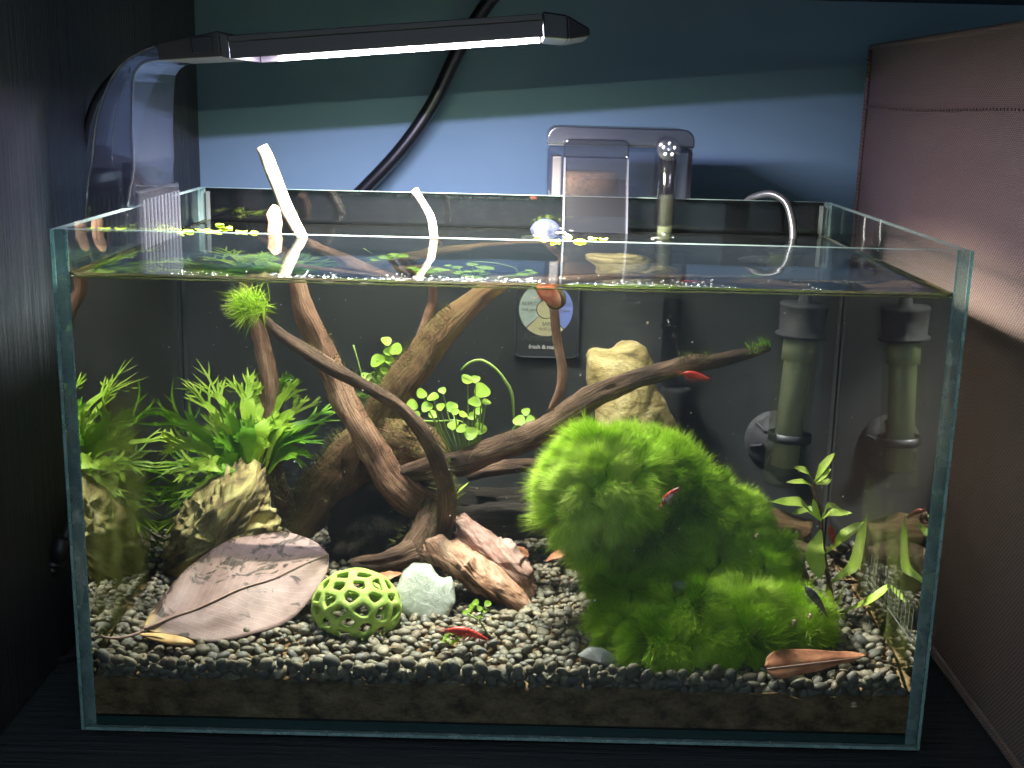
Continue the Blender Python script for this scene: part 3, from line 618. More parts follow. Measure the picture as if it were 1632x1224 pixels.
# ================================================================== THE LAMP
LY0, LY1 = .100, .176
def lamp():
    L = thing('aquarium_lamp', A(175, 335, .138), 'black LED bar lamp on a clear curved clip over the tank', 'lamp')
    def sec(px, py, dy, dz):                          # a point of the bar's front face
        return A(px, py, LY0)
    a, b = A(365, 75, LY0), A(865, 40, LY0); ax = (b-a).normalized(); up = Vector((0, 1, 0)).cross(ax)*-1
    if up.z < 0: up = -up
    hh = .0056; dep = Vector((0, LY1-LY0, 0)); ln = (b-a).length
    def hexa(p0, p1, t0, b0, t1, b1, y0, y1, y0b=None, y1b=None):
        """wedge between two sections: top/bottom offsets and y range at each end"""
        y0b = y0 if y0b is None else y0b; y1b = y1 if y1b is None else y1b; V = []
        for p, t, bb, ya, yb in ((p0, t0, b0, y0, y1), (p1, t1, b1, y0b, y1b)):
            for (yy, zz) in ((ya, bb), (yb, bb), (yb, t), (ya, t)): q = p+up*zz; q = Vector((q.x, yy, q.z)); V.append(q)
        return V, [(3, 2, 1, 0), (4, 5, 6, 7), (0, 1, 5, 4), (1, 2, 6, 5), (2, 3, 7, 6), (3, 0, 4, 7)]
    V, F = merge([hexa(a, b, hh, hh-.0030, hh, hh-.0030, LY0, LY1), hexa(a, b, hh-.0031, -hh, hh-.0031, -hh, LY0, LY0+.0022), hexa(a, b, hh-.0031, -hh, hh-.0031, -hh, LY1-.0022, LY1)])
    bevel(mk('housing', V, F, 'lamp_grey', L, False), .0004)
    V, F = hexa(a+ax*.010, b-ax*.001, hh-.0032, hh-.0040, hh-.0032, hh-.0040, LY0+.0024, LY1-.0024); mk('led_board', V, F, 'white_reflector', L, False)
    V, F = hexa(a+ax*.010, b-ax*.001, hh-.0042, -hh+.0002, hh-.0042, -hh+.0002, LY1-.0029, LY1-.0023); mk('reflector', V, F, 'white_reflector', L, False)
    # end cap and left joint
    tip = A(941, 46, LY0); m1 = A(905, 44, LY0)
    V, F = merge([hexa(b+ax*.0003, m1, hh+.0009, -hh-.0003, hh+.0004, -hh-.0001, LY0-.0005, LY1+.0005), hexa(m1, tip, hh+.0004, -hh-.0001, .0006, -.0032, LY0-.0005, LY1+.0005, LY0+.006, LY1-.006)])
    bevel(mk('end_cap', V, F, 'black_plastic', L, False), .0008)
    j0, j1 = A(247, 82, LY0), A(350, 71, LY0)
    V, F = merge([hexa(j0, j1, .0040, -.0042, hh+.0010, -hh-.0002, LY0+.004, LY1-.004, LY0-.0005, LY1+.0005), hexa(j1, a-ax*.0003, hh+.0010, -hh-.0002, hh+.0004, -hh, LY0-.0005, LY1+.0005)])
    bevel(mk('hinge_joint', V, F, 'lamp_grey', L, False), .0006)
    sw = A(322, 70, LY0); V, F = hexa(sw-ax*.005, sw+ax*.005, .0035, -.004, .0035, -.004, LY0-.0014, LY0+.003); bevel(mk('switch', V, F, 'black_plastic', L, False), .0004)
    # LED rows: two bare rows that also spill on the wall, one lensed row that points down, and the frosted diffuser between them
    n = 15
    for yy, colr, watt, spread in ((LY0+.010, LED_GREEN, LED_GREEN_W, 180), (LY0+.040, LED_BLUE, LED_BLUE_W, 180), (LY0+.024, LED_WHITE, LED_LENS_W, 130)):
        for k in range(n):
            p = a+ax*(.014+(ln-.020)*k/(n-1))+up*(hh-.0043); p = Vector((p.x, yy, p.z))
            V, F = lathev(p+up*.0002, -up, [(0, .0022), (.0003, .0022)], 10); F = F+[tuple(range(10, 20))]
            lo = mk('led_mount', V, F, 'white_reflector', L, False)
            ld = bpy.data.lights.new('led', 'AREA'); ld.shape = 'DISK'; ld.size = .0042; ld.energy = watt/n*((.3+1.4*k/(n-1)) if spread < 180 else (1.25-.5*k/(n-1))); ld.color = colr; ld.spread = math.radians(spread); ld.cycles.is_caustics_light = True
            l = bpy.data.objects.new('led', ld); COL.objects.link(l); l.parent = lo; l.location = p-up*.0004-wloc(lo); l.rotation_euler = up.to_track_quat('Z', 'Y').to_euler()
    for t, wt in ((-.25, .28), (.25, .72)):
        ld = bpy.data.lights.new('diffuser_light', 'AREA'); ld.shape = 'RECTANGLE'; ld.size = (ln-.014)/2; ld.size_y = LY1-LY0-.014; ld.energy = PANEL_W*wt; ld.color = LED_WHITE; ld.spread = math.radians(130)
        l = bpy.data.objects.new('diffuser_light', ld); COL.objects.link(l); l.parent = L; q = (a+b)/2+ax*(.004+t*(ln-.014))+up*(hh-.0041); l.location = Vector((q.x, (LY0+LY1)/2, q.z))-wloc(L); l.rotation_euler = Matrix((ax, up.cross(ax), up)).transposed().to_euler()
    # clear curved clip: outline in the plane of its front edge, carried back to the far edge
    outer = [(136, 352), (139, 300), (146, 255), (152, 200), (163, 158), (180, 120), (205, 92), (247, 73)]
    inner = [(252, 95), (232, 99), (219, 110), (213, 130), (211, 200), (213, 270), (207, 300), (204, 330)]
    Y0, Y1 = LY0+.001, LY1-.001
    def shell(pts, name, th, mat='clear_plastic'):
        C, _ = spline([A(x, y, Y0) for x, y in pts], [1]*len(pts), .004); V, F = [], []; m = len(C)
        for i, c in enumerate(C):
            t = (C[min(i+1, m-1)]-C[max(i-1, 0)]).normalized(); nn = Vector((t.z, 0, -t.x))*th
            for (o, yy) in ((0, Y0), (1, Y0), (1, Y1), (0, Y1)): q = c+nn*o; V.append((q.x, yy, q.z))
        for i in range(m-1):
            for k in range(4): F.append((i*4+k, i*4+(k+1) % 4, (i+1)*4+(k+1) % 4, (i+1)*4+k))
        F += [(0, 1, 2, 3), tuple((m-1)*4+k for k in (3, 2, 1, 0))]
        mk(name, V, F, mat, L, False)
    shell(outer, 'clip_outer_wall', .0012); shell(inner, 'clip_inner_wall', .0014)
    Cn, _ = spline([A(x, y, Y0) for x, y in outer], [1]*8, .004); Ci, _ = spline([A(x, y, Y0) for x, y in inner], [1]*8, .004); Ci = Ci[::-1]
    for yy in (Y0-.0004, Y1+.0004):                      # the two flat cheeks between the walls
        V, F = [], []; m = 30
        for i in range(m):
            p = Cn[int(i*(len(Cn)-1)/(m-1))]; q = Ci[int(i*(len(Ci)-1)/(m-1))]
            for t in (0, 1): r = p.lerp(q, t); V.append((r.x, yy, r.z))
        for i in range(m-1): F.append((2*i, 2*i+1, 2*i+3, 2*i+2))
        mk('clip_cheek', V, F, 'clear_plastic', L, False)
    # bright rounded edge along the clip
    for pts in (outer, inner): tube('clip_edge', [A(x, y, Y0-.0006) for x, y in pts], .0007, 'clip_edge_plastic', L, 6, .004)
    tube('clip_edge', [A(x, y, Y0-.0006) for x, y in ((179, 258), (180, 215), (190, 160), (208, 108))], .0004, 'clip_edge_plastic', L, 6, .004)
    # block with ribs gripping the glass: an outer jaw, an inner leg reaching to the water
    x0 = A(140, 300, Y0).x; zt = A(150, 268, Y0).z
    box('outer_jaw', (x0, Y0+.001, TH-.020), (-TW/2-.0006, Y1-.001, zt), 'smoky_plastic', L, .0015)
    box('clip_bridge', (-TW/2-.0004, Y0+.001, TH+.0008), (-IX+.0012, Y1-.001, zt+.003), 'smoky_plastic', L, .001)
    zi = A(255, 290, Y1).z
    box('inner_leg', (-IX+.0008, Y0, ZW-.0095), (-IX+.0036, Y1, zi), 'clear_plastic', L, .0008)
    for k in range(11):
        y = Y0+.004+k*(Y1-Y0-.008)/10; box('grip_rib', (-IX+.0037, y-.0011, ZW-.008), (-IX+.0049, y+.0011, TH+.004), 'clip_edge_plastic', L, .0004)
    for k in range(8):
        x = x0+.003+k*.0024; box('grip_rib', (x-.0006, Y0-.0006, TH-.018), (x+.0006, Y0+.0006, TH+.006), 'clear_plastic', L, .0003)
    # the lamp's own cord running down the back of the clip
    tube('cord', [A(245, 76, .150), A(195, 108, .152), A(158, 150, .154), A(139, 200, .155), A(132, 260, .156), A(129, 325, .156), A(124, 365, .152), Vector((-.219, .150, .15)), Vector((-.221, .150, .06)), Vector((-.221, .16, .004))], .0021, 'cable_black', L, 10, .005)
    return L
thin('clip_edge_plastic', (.85, .86, .9), .12, (.07, .07, .09), .25, rough=.08)
LAMP = lamp()

# cables
tube('hanging_cable', [A(800, -22, .372), A(770, 15, .372), A(728, 85, .372), A(690, 165, .372), A(642, 235, .371), A(580, 302, .370), A(520, 360, .369), A(470, 420, .368)], .0052, 'cable_black', None, 14, .006)
tag(bpy.data.objects['hanging_cable'], 'thick black cable slanting down the blue wall behind the lamp bar', 'cable')
pc = thing('power_connector', Vector((-.219, .09, 0)), 'black barrel power connector with a looped cord left of the tank', 'connector')
_p0, _p1 = A(103, 858, .07), A(84, 905, .07); V, F = lathev(_p0, _p1-_p0, [(0, 0), (0, .0046), (.012, .0048), (.0125, .0040), (.0140, .0040), (.0143, .0046), (.0155, .0046), (.0158, .0038), (.0172, .0038), (.0175, .0042), (.0187, .0042), (.019, .0032), (.023, .0026), (.023, 0)], 18); mk('barrel', V, F, 'black_plastic', pc)
tube('cord', [_p1+(_p1-_p0)*.35, A(66, 945, .07), A(56, 1000, .068), A(68, 1038, .068), A(100, 1052, .07), A(128, 1046, .08)], .0019, 'cable_black', pc, 10, .004)
tube('lead', [_p0, _p0+Vector((.002, .02, .012)), _p0+Vector((.0, .06, .02)), Vector((-.221, .16, .005))], .0021, 'cable_black', pc, 10, .005)

# ================================================================== HANG-ON FILTER
def filt():
    Y = TD+.003; x0, x1 = A(873, 250, Y).x, A(1105, 250, Y).x; zt = A(990, 204, Y).z
    f = thing('hang_on_filter', (.066, TD+.02, .2), 'smoky clear hang-on filter with spout and intake tube on the back rim', 'filter')
    zl = A(900, 232, Y).z
    def rbox(name, a, b, mat, r, bev=.0008):
        """box with rounded upper corners (x-z)"""
        pr = [(a[0], a[2]), (b[0], a[2])]; m = 7
        for k in range(m+1): t = math.pi/2*k/m; pr.append((b[0]-r+r*math.cos(t), b[2]-r+r*math.sin(t)))
        for k in range(m+1): t = math.pi/2+math.pi/2*k/m; pr.append((a[0]+r+r*math.cos(t), b[2]-r+r*math.sin(t)))
        n = len(pr); V = [(x, a[1], z) for x, z in pr]+[(x, b[1], z) for x, z in pr]
        F = [tuple(range(n)), tuple(range(2*n-1, n-1, -1))]+[(i, n+i, n+(i+1) % n, (i+1) % n) for i in range(n)]
        o = mk(name, V, F, mat, f, False)
        if bev: bevel(o, bev)
        return o
    box('body', (x0, Y, .150), (x1, Y+.048, zl), 'smoky_plastic', f, .003)
    rbox('lid', (x0-.0004, Y-.0004, zl+.0006), (x1+.0004, Y+.049, zt), 'smoky_lid', .0075)
    box('lid_groove', (x0-.0001, Y-.0001, zl+.0001), (x1+.0001, Y+.0485, zl+.0005), 'dark_grey_plastic', f)
    box('side_wall', (x1-.0035, Y+.001, .151), (x1-.0006, Y+.047, zl-.0006), 'dark_grey_plastic', f)
    V, F = lathev(((A(945, 292, Y).x), Y+.022, .2385), (0, 0, 1), [(0, 0), (0, .0185), (.0135, .0185), (.0150, .0175), (.0150, 0)], 24); mk('filter_media', V, F, 'brown_media', f)
    box('cartridge', (A(880, 300, Y).x, Y+.010, .16), (A(895, 300, Y).x, Y+.035, A(880, 250, Y).z), 'white_ceramic', f, .001)
    # spout
    sx0, sx1 = A(897, 300, .245).x, A(1000, 300, .245).x; zc = A(950, 222, .245).z; zb = A(950, 371, .232).z
    rbox('spout_hood', (sx0, .2445, A(950, 252, .245).z), (sx1, Y-.0008, zc), 'smoky_plastic', .004)
    prof = [(.2440, A(950, 252, .244).z), (.2425, A(950, 285, .243).z), (.2385, A(950, 315, .239).z), (.2345, A(950, 345, .235).z), (.2320, zb)]
    V, F = [], []
    for (y, z) in prof:
        for (x, dy) in ((sx0, 0), (sx1, 0), (sx1, .0012), (sx0, .0012)): V.append((x, y+dy, z))
    for i in range(len(prof)-1):
        for k in range(4): F.append((i*4+k, i*4+(k+1) % 4, (i+1)*4+(k+1) % 4, (i+1)*4+k))
    F += [(3, 2, 1, 0), (16, 17, 18, 19)]
    mk('spout', V, F, 'smoky_plastic', f, False)
    for x in (sx0, sx1-.0012):                            # spout cheeks
        V = [(x+d, y, z) for d in (0, .0012) for (y, z) in [(p[0]-.0022, p[1]) for p in prof]+[(.2470, zb+.002), (.2470, prof[0][1])]]
        n = 7; F = [tuple(range(n-1, -1, -1)), tuple(range(n, 2*n))]+[(i, (i+1) % n, n+(i+1) % n, n+i) for i in range(n)]; mk('spout_cheek', V, F, 'clip_edge_plastic', f, False)
    # intake
    kx, kz = A(1066, 238, .240).x, A(1066, 238, .240).z; r = .0058
    V, F = lathev((kx, .2375, kz), (0, 1, 0), [(0, 0), (0, r+.0008), (.0008, r+.0014), (.006, r+.0014), (.0175, r+.0004), (.0195, 0)], 24); kn = mk('intake_elbow', V, F, 'clip_edge_plastic', f)
    for k in range(5):
        t = 2*math.pi*k/5+.3; V, F = lathev((kx+.0036*math.cos(t), .2378, kz+.0036*math.sin(t)), (0, -1, 0), [(0, .0012), (.0006, .0010), (.0010, 0)], 10); mk('cap_knob', V, F, 'white_reflector', kn)
    V, F = lathev((kx+.0003, .2445, kz-.001), (0, 0, -1), [(0, r), (.046, r), (.046, r-.0009), (.0, r-.0009)], 24); mk('intake_sleeve', V, F, 'smoky_plastic', f)
    V, F = lathev((kx+.0003, .2440, kz-.028), (0, 0, -1), [(0, r-.0012), (.080, r-.0012)], 20); mk('intake_tube', V, F, 'clear_tube', f)
    q = W(1072, 478, .236); V, F = lathev((q.x, .236, q.z), (0, 0, -1), [(0, .0056), (.014, .0056), (.0142, .0063), (.0165, .0063), (.0168, .0052), (.05, .0052)], 20); mk('intake_extension', V, F, 'smoky_plastic', f)
    q = W(1078, 618, .234); V, F = lathev((q.x, .234, q.z), (0, 0, -1), [(0, 0), (0, .0085)]+[(.001+i*.002, .0090+.0004*(i % 2)) for i in range(28)]+[(.0575, 0)], 22); o = mk('prefilter_sponge', V, F, 'sponge_black', f)
thin('smoky_lid', (.30, .30, .34), .06, (.03, .03, .04), .6, rough=.2)
filt()

# ================================================================== HEATER
def heater():
    h = thing('aquarium_heater', W(1247, 772, .212), 'slim glass tube heater with grey rubber cap against the back pane', 'heater')
    Y = .212; t, b = W(1283, 482, Y), W(1246, 774, Y); ax = (b-t).normalized(); L = (b-t).length; r = (W(1306, 620, Y)-W(1240, 620, Y)).length/2
    V, F = lathev(t, ax, [(-.0045, 0), (-.0045, .0035), (0, .0042), (.0004, r*1.12), (.0018, r*1.2), (.0030, r*1.16), (.0175, r*1.06), (.0178, r*1.22), (.0198, r*1.22), (.0200, r*.9)], 26); mk('cap', V, F, 'grey_rubber', h)
    V, F = lathev(t, ax, [(.0185, r), (L-.004, r), (L-.0016, r*.93), (L, r*.7), (L, 0)], 26); mk('glass_tube', V, F, 'clear_tube', h)
    V, F = lathev(t, ax, [(.030, 0), (.030, r*.62), (.034, r*.66), (L-.012, r*.66), (L-.010, 0)], 18); mk('ceramic_core', V, F, 'white_ceramic_dim', h)
    V, F = lathev(t, ax, [(.0200, 0), (.0200, r*.80), (.0335, r*.80), (.0335, 0)], 18); mk('thermostat', V, F, 'white_ceramic_dim', h)
    cc = W(1238, 706, .236); rr = (W(1286, 706, .236)-W(1190, 706, .236)).length/2; cpt = Vector((cc.x, IY1-.0012, cc.z))
    V, F = lathev(cpt, (0, -1, 0), [(0, rr), (.0010, rr), (.0022, rr*.8), (.006, rr*.42), (.012, rr*.36), (.012, 0)], 26); sc_ = mk('suction_cup', V, F, 'grey_rubber', h)
    for k in range(6):
        t_ = k*math.pi/3+.3; c0 = cpt+Vector((math.cos(t_), 0, math.sin(t_)))*rr*.45; c1 = cpt+Vector((math.cos(t_), 0, math.sin(t_)))*rr*.85
        tube('rib', [c0+Vector((0, -.007, 0)), c0.lerp(c1, .5)+Vector((0, -.0045, 0)), c1+Vector((0, -.002, 0))], .0011, 'dark_grey_plastic', sc_, 6, .003)
    q = W(1258, 700, Y); V, F = lathev(q-ax*.004, ax, [(0, r*1.01), (0, r*1.06), (.005, r*1.06), (.005, r*1.01)], 24); mk('clip_ring', V, F, 'dark_grey_plastic', h)
    tp = t-ax*.004
    tube('cable', [A(1186, 328, TD+.012), A(1196, 317, TD+.006), A(1228, 309, .250), A(1252, 322, .243), A(1262, 350, .237), A(1264, 383, .232), (A(1264, 383, .232)+tp)/2+Vector((0, .004, -.004)), tp+Vector((0, 0, .004)), tp], .0024, 'cable_grey', h, 12, .003)
plain('cable_grey', (.03, .03, .034), .3); surf('white_ceramic_dim', [(.3, (.60, .63, .42)), (.7, (.80, .82, .62))], 120, 5)
heater()

# ================================================================== AMMONIA INDICATOR CARD
def indicator():
    Y = .2445; c = W(870, 497, Y); p = W(870, 500, Y)
    x0, x1 = W(822, 520, Y).x, W(922, 520, Y).x; zb, zt = W(870, 570, Y).z, .214
    o = thing('ammonia_indicator', ((x0+x1)/2, Y, zb), 'dark square water test card with round three-colour dial on back pane', 'test card')
    pr = []; r = .004
    for (cx, cz, a0) in ((x1-r, zb+r, -90), (x1-r, zt-r, 0), (x0+r, zt-r, 90), (x0+r, zb+r, 180)):
        for k in range(5): t = math.radians(a0+k*22.5); pr.append((cx+r*math.cos(t), cz+r*math.sin(t)))
    n = len(pr); V = [(x, Y, z) for x, z in pr]+[(x, Y+.0014, z) for x, z in pr]
    F = [tuple(range(n)), tuple(range(2*n-1, n-1, -1))]+[(i, n+i, n+(i+1) % n, (i+1) % n) for i in range(n)]; mk('card', V, F, 'card_black', o, False)
    tube('card_rim', [Vector((x, Y-.0001, z)) for x, z in pr+[pr[0]]], .0007, 'dark_grey_plastic', o, 5, .004)
    R = (W(913, 490, Y)-W(827, 490, Y)).length/2; cx, cz = c.x, c.z+.0015
    def wedge(name, a0, a1, r0, r1, mat, dy):
        V, F = [], []; m = 20
        for i in range(m+1):
            t = math.radians(a0+(a1-a0)*i/m)
            for rr in (r0, r1): V.append((cx+rr*math.cos(t), Y-dy, cz+rr*math.sin(t)))
        for i in range(m): F.append((2*i, 2*i+1, 2*i+3, 2*i+2))
        mk(name, V, F, mat, o, False)
    wedge('dial_sector', 120, 224, R*.36, R, 'dial_green', .0004); wedge('dial_sector', 226, 312, R*.36, R, 'dial_yellow', .0004); wedge('dial_sector', 314, 420, R*.36, R, 'dial_blue', .0004)
    wedge('dial_sector', 62, 118, R*.36, R, 'dial_grey', .0004); wedge('dial_centre', 0, 360, 0, R*.33, 'dial_yellow', .0005)
    for (s, dx, dz, sz, mt) in (('ALERT', -.64, .20, .0030, 'grey_print'), ('0.05 ppm', -.62, -.02, .0023, 'grey_print'), ('SAFE', .06, -.55, .0030, 'grey_print'), ('<0.02 ppm', .04, -.74, .0022, 'grey_print'), ('TOXIC', .66, .20, .0028, 'grey_print'), ('0.5 ppm', .66, -.02, .0023, 'grey_print')):
        textobj('lettering', s, sz, (cx+dx*R, Y-.0006, cz+dz*R), mt, o)
    q = W(862, 538, Y); textobj('lettering', 'Ammonia', .0062, (q.x+.001, Y-.0004, q.z), 'grey_print', o, bold=.0001)
    q = W(870, 553, Y); textobj('lettering', 'fresh & marine', .0034, (q.x, Y-.0004, q.z), 'white_print', o, bold=.00014)
    a = A(870, 352, .243); V, F = lathev((a.x, .2455, .2150), (0, -1, 0), [(0, .0105), (.0008, .0104), (.0022, .008), (.004, .0035), (.0045, 0)], 26); mk('suction_cup', V, F, 'suction_clear', o)
plain('card_black', (.030, .033, .036), .4)
indicator()

# ================================================================== DRIFTWOOD
def px(path): return [W(x, y, Y) for x, y, Y, r in path]
def pr(path):
    return [r*.94*(.00031+.00006*(Y-.1)/.1) for x, y, Y, r in path]
def driftwood():
    d = thing('driftwood', W(640, 900, .16), 'branching brown driftwood root rising through the water in the middle of the tank', 'driftwood')
    def br(path, mat, gn=.22, fl=.07, seed=0, sides=18, extra=(), extra_r=()):
        P = px(path)+list(extra); R = pr(path)+list(extra_r); return tube('branch', P, R, mat, d, sides, .0022, gnarl=gn, flute=fl, seed=seed)
    # tall branch that ends white above the water
    br([(690, 812, .155, 26), (650, 790, .150, 27), (618, 755, .150, 24), (585, 700, .152, 23), (556, 650, .156, 22), (536, 605, .160, 20), (515, 560, .163, 19), (497, 520, .166, 20), (483, 490, .168, 17), (476, 462, .170, 14)], 'bark_red', seed=1,
       extra=[A(482, 381, .1735)], extra_r=[.0034])
    tube('branch', [A(482, 381, .1735), A(470, 358, .174), A(458, 335, .175), A(446, 305, .176), (A(433, 272, .176)), A(424, 248, .176), A(417, 233, .176)], [.0035, .0036, .0038, .0038, .0039, .0038, .0034], 'bark_pale', d, 16, .002, gnarl=.12, seed=2)
    # left upright branch, its stub just above the surface
    br([(505, 842, .182, 20), (478, 826, .180, 17), (455, 800, .178, 17), (441, 762, .177, 15), (433, 720, .177, 14), (427, 670, .178, 14), (428, 620, .180, 16), (422, 570, .183, 14), (412, 530, .187, 13), (402, 495, .192, 11), (390, 458, .197, 11)], 'bark_red', seed=3,
       extra=[A(438, 366, .2005), A(436, 345, .203), A(441, 330, .206)], extra_r=[.0042, .0045, .0025])
    # thin dark arched branch with a moss tuft on its end
    br([(690, 880, .122, 21), (706, 845, .118, 17), (713, 800, .112, 16), (706, 755, .106, 16), (690, 715, .102, 15), (665, 678, .100, 14), (635, 648, .099, 12), (600, 625, .099, 12), (560, 603, .100, 12), (520, 582, .101, 13), (480, 556, .102, 11), (447, 534, .103, 10), (420, 508, .104, 7), (398, 488, .105, 5)], 'bark_dark', .2, .06, seed=4)
    # thick diagonal limb, bending over at the surface into a hanging twig
    br([(560, 800, .185, 30), (578, 735, .180, 36), (602, 680, .178, 33), (632, 625, .178, 31), (662, 585, .180, 29), (695, 540, .182, 26), (730, 502, .184, 23), (768, 470, .186, 17), (800, 452, .188, 12)], 'bark_moss', .14, .05, seed=5)
    P = [W(795, 455, .188), Vector((.004, .186, .2075)), Vector((.018, .183, .2105)), W(880, 458, .182), W(884, 505, .181), W(888, 545, .181), W(896, 585, .181), W(893, 620, .181), W(884, 640, .181), W(874, 656, .181)]
    tube('branch', P, [.0040, .0036, .0032, .0028, .0027, .0026, .0030, .0027, .0021, .0008], 'bark_red', d, 14, .0022, gnarl=.16, seed=6)
    # small side shoot with a white tip above the water
    br([(668, 545, .183, 8), (682, 505, .183, 8), (690, 470, .183, 8)], 'bark_red', .1, seed=7, sides=12, extra=[A(692, 382, .1828)], extra_r=[.0024])
    tube('branch', [A(692, 383, .1828), A(690, 362, .183), A(686, 345, .184), A(675, 325, .185), A(660, 302, .186)], [.0025, .0025, .0024, .0021, .0022], 'bark_pale', d, 12, .002, gnarl=.12, seed=8)
    # long low branch running to the right
    br([(636, 757, .150, 16), (690, 745, .146, 20), (745, 733, .140, 21), (800, 712, .134, 22), (860, 690, .128, 22), (915, 655, .122, 22), (965, 625, .116, 21), (1015, 605, .110, 17), (1060, 592, .106, 15), (1105, 579, .102, 17), (1130, 578, .101, 12), (1165, 570, .100, 11), (1200, 562, .099, 9), (1228, 553, .098, 6)], 'bark_dark', .2, .05, seed=9)
    # root mass, foot and side roots
    br([(600, 690, .178, 30), (640, 702, .170, 42), (685, 722, .165, 34), (715, 745, .168, 20)], 'bark_moss', .25, seed=10)
    br([(580, 705, .185, 34), (540, 750, .184, 40), (505, 800, .180, 40), (470, 850, .175, 30)], 'bark_moss', .25, seed=11)
    br([(600, 700, .200, 60), (590, 780, .198, 75), (600, 850, .195, 85), (620, 905, .19, 70)], 'bark_black', .2, seed=12)
    br([(700, 800, .150, 30), (690, 835, .146, 36), (672, 870, .142, 38), (655, 905, .140, 42)], 'bark_dark', .2, .06, seed=13)
    br([(660, 880, .135, 26), (620, 895, .130, 20), (560, 900, .13, 12)], 'bark_dark', .25, seed=14)
    br([(640, 760, .19, 30), (720, 790, .19, 24), (790, 800, .195, 26), (880, 790, .20, 22)], 'bark_black', .25, seed=15)
    br([(650, 830, .18, 30), (760, 836, .18, 34), (860, 828, .19, 30), (940, 835, .20, 20)], 'bark_black', .25, seed=16)
    br([(745, 760, .165, 8), (790, 748, .168, 13), (850, 740, .170, 10), (900, 746, .172, 5)], 'bark_dark', .25, seed=17)
    # algae fuzz along the wood
    rg = np.random.default_rng(3)
    def along(path, n, up=True, lat=1.0):
        P, R = spline(px(path), pr(path), .002); Q, D = [], []
        for _ in range(n):
            i = rg.integers(0, len(P)); t = (P[min(i+1, len(P)-1)]-P[max(i-1, 0)]).normalized(); a = Vector(rg.normal(0, 1, 3)); a = (a-t*a.dot(t)).normalized()
            if up and a.z < -.2: a = -a
            Q.append(P[i]+a*R[i]*lat); D.append(a+Vector((0, -.1, .1)))
        return np.array(Q), np.array(D)
    for j, (path, n, ln, mt) in enumerate((
        ([(602, 680, .178, 33), (662, 585, .180, 29), (730, 502, .184, 23)], 1500, .0045, 'algae_brown'),
        ([(600, 690, .178, 30), (640, 702, .170, 42), (690, 722, .165, 36)], 1300, .0050, 'algae_brown'),
        ([(570, 705, .184, 36), (505, 800, .180, 42), (470, 850, .175, 30)], 1500, .0050, 'algae_brown'),
        ([(715, 840, .116, 17), (713, 800, .112, 16), (700, 740, .104, 15)], 500, .0042, 'algae_brown'),
        ([(441, 762, .177, 15), (430, 700, .177, 14)], 350, .004, 'algae_brown'),
        ([(478, 826, .180, 17), (510, 800, .178, 10)], 300, .006, 'algae_brown'),
        ([(1085, 583, .103, 15), (1130, 578, .101, 13)], 260, .0035, 'algae_brown'),
        ([(1195, 562, .099, 8), (1228, 553, .098, 6)], 200, .0042, 'algae_green'),
        ([(640, 600, .18, 20), (590, 650, .178, 28)], 300, .006, 'algae_green'),
        ([(690, 800, .150, 30), (660, 880, .140, 40)], 350, .004, 'algae_brown'),
        ([(650, 790, .150, 27), (585, 700, .152, 23), (536, 605, .160, 20), (497, 520, .166, 20)], 700, .0022, 'algae_brown'),
        ([(690, 715, .102, 15), (600, 625, .099, 12), (480, 556, .102, 11)], 600, .0020, 'algae_brown'),
        ([(745, 733, .140, 21), (860, 690, .128, 22), (965, 625, .116, 21)], 600, .0024, 'algae_brown'))):
        Q, D = along(path, n); fuzz('algae_fuzz', Q, D, rg.uniform(.4, 1, n)*ln, .00030, mt, d, .7, 0, 20+j, 120)
    return d
bark('bark_black', [(.3, (.008, .006, .004)), (.55, (.03, .022, .014)), (.78, (.10, .07, .04))])
DW = driftwood()
# bright moss tuft on the branch tip
def tuft():
    c = W(398, 488, .104); t = thing('moss_tuft', c, 'bright green moss tuft on the tip of the dark arched branch', 'moss'); rg = np.random.default_rng(5); n = 1100
    D = rg.normal(0, 1, (n, 3)); D[:, 0] -= .9; D[:, 2] += .15; D /= np.linalg.norm(D, axis=1)[:, None]
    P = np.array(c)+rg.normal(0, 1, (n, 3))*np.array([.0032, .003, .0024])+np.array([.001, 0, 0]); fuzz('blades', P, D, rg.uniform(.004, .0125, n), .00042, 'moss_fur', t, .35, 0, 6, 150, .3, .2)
    V, F = ico(2); mk('core', [Vector(c)+Vector((v.x*.0045+.001, v.y*.0035, v.z*.003)) for v in V], F, 'moss_core', t)
tuft()

# ================================================================== ROCKS
def top(o, label, cat='rock', group=None): return tag(o, label, cat, group)
top(rock('layered_rock', [(268, 925), (268, 862), (285, 835), (300, 818), (318, 790), (335, 772), (352, 758), (380, 746), (412, 742), (424, 768), (420, 800), (432, 835), (428, 875), (425, 930)], .148, .028, 'rock_slate_yellow', amp=.0042, freq=75, rings=21, n=120, seed=1, ridge=.9, strat=(Vector((-.8, .3, .6)), 150, 1.3)), 'jagged yellow-green layered rock standing behind the big dead leaf')
pw = thing('petrified_wood_rock', W(770, 975, .098), 'pinkish brown split petrified wood rock right of the pale stone', 'rock')
rock('slab', [(722, 838), (740, 828), (752, 838), (768, 847), (792, 866), (816, 870), (828, 888), (852, 915), (857, 945), (850, 962), (822, 940), (790, 915), (760, 893), (735, 876)], .110, .013, 'rock_pink', pw, amp=.0026, freq=110, rings=21, n=120, seed=2, lean=.3, ridge=.7, p=1.9, strat=(Vector((.66, -.25, .75)), 190, 1.1))
rock('slab', [(671, 882), (677, 867), (700, 864), (722, 872), (748, 884), (775, 902), (800, 920), (832, 945), (851, 972), (848, 987), (815, 974), (790, 962), (765, 942), (735, 927), (702, 909), (680, 903)], .094, .015, 'rock_petrified', pw, amp=.0030, freq=100, rings=21, n=130, seed=12, lean=.3, ridge=.8, p=1.9, strat=(Vector((.66, -.25, .75)), 165, 1.3))
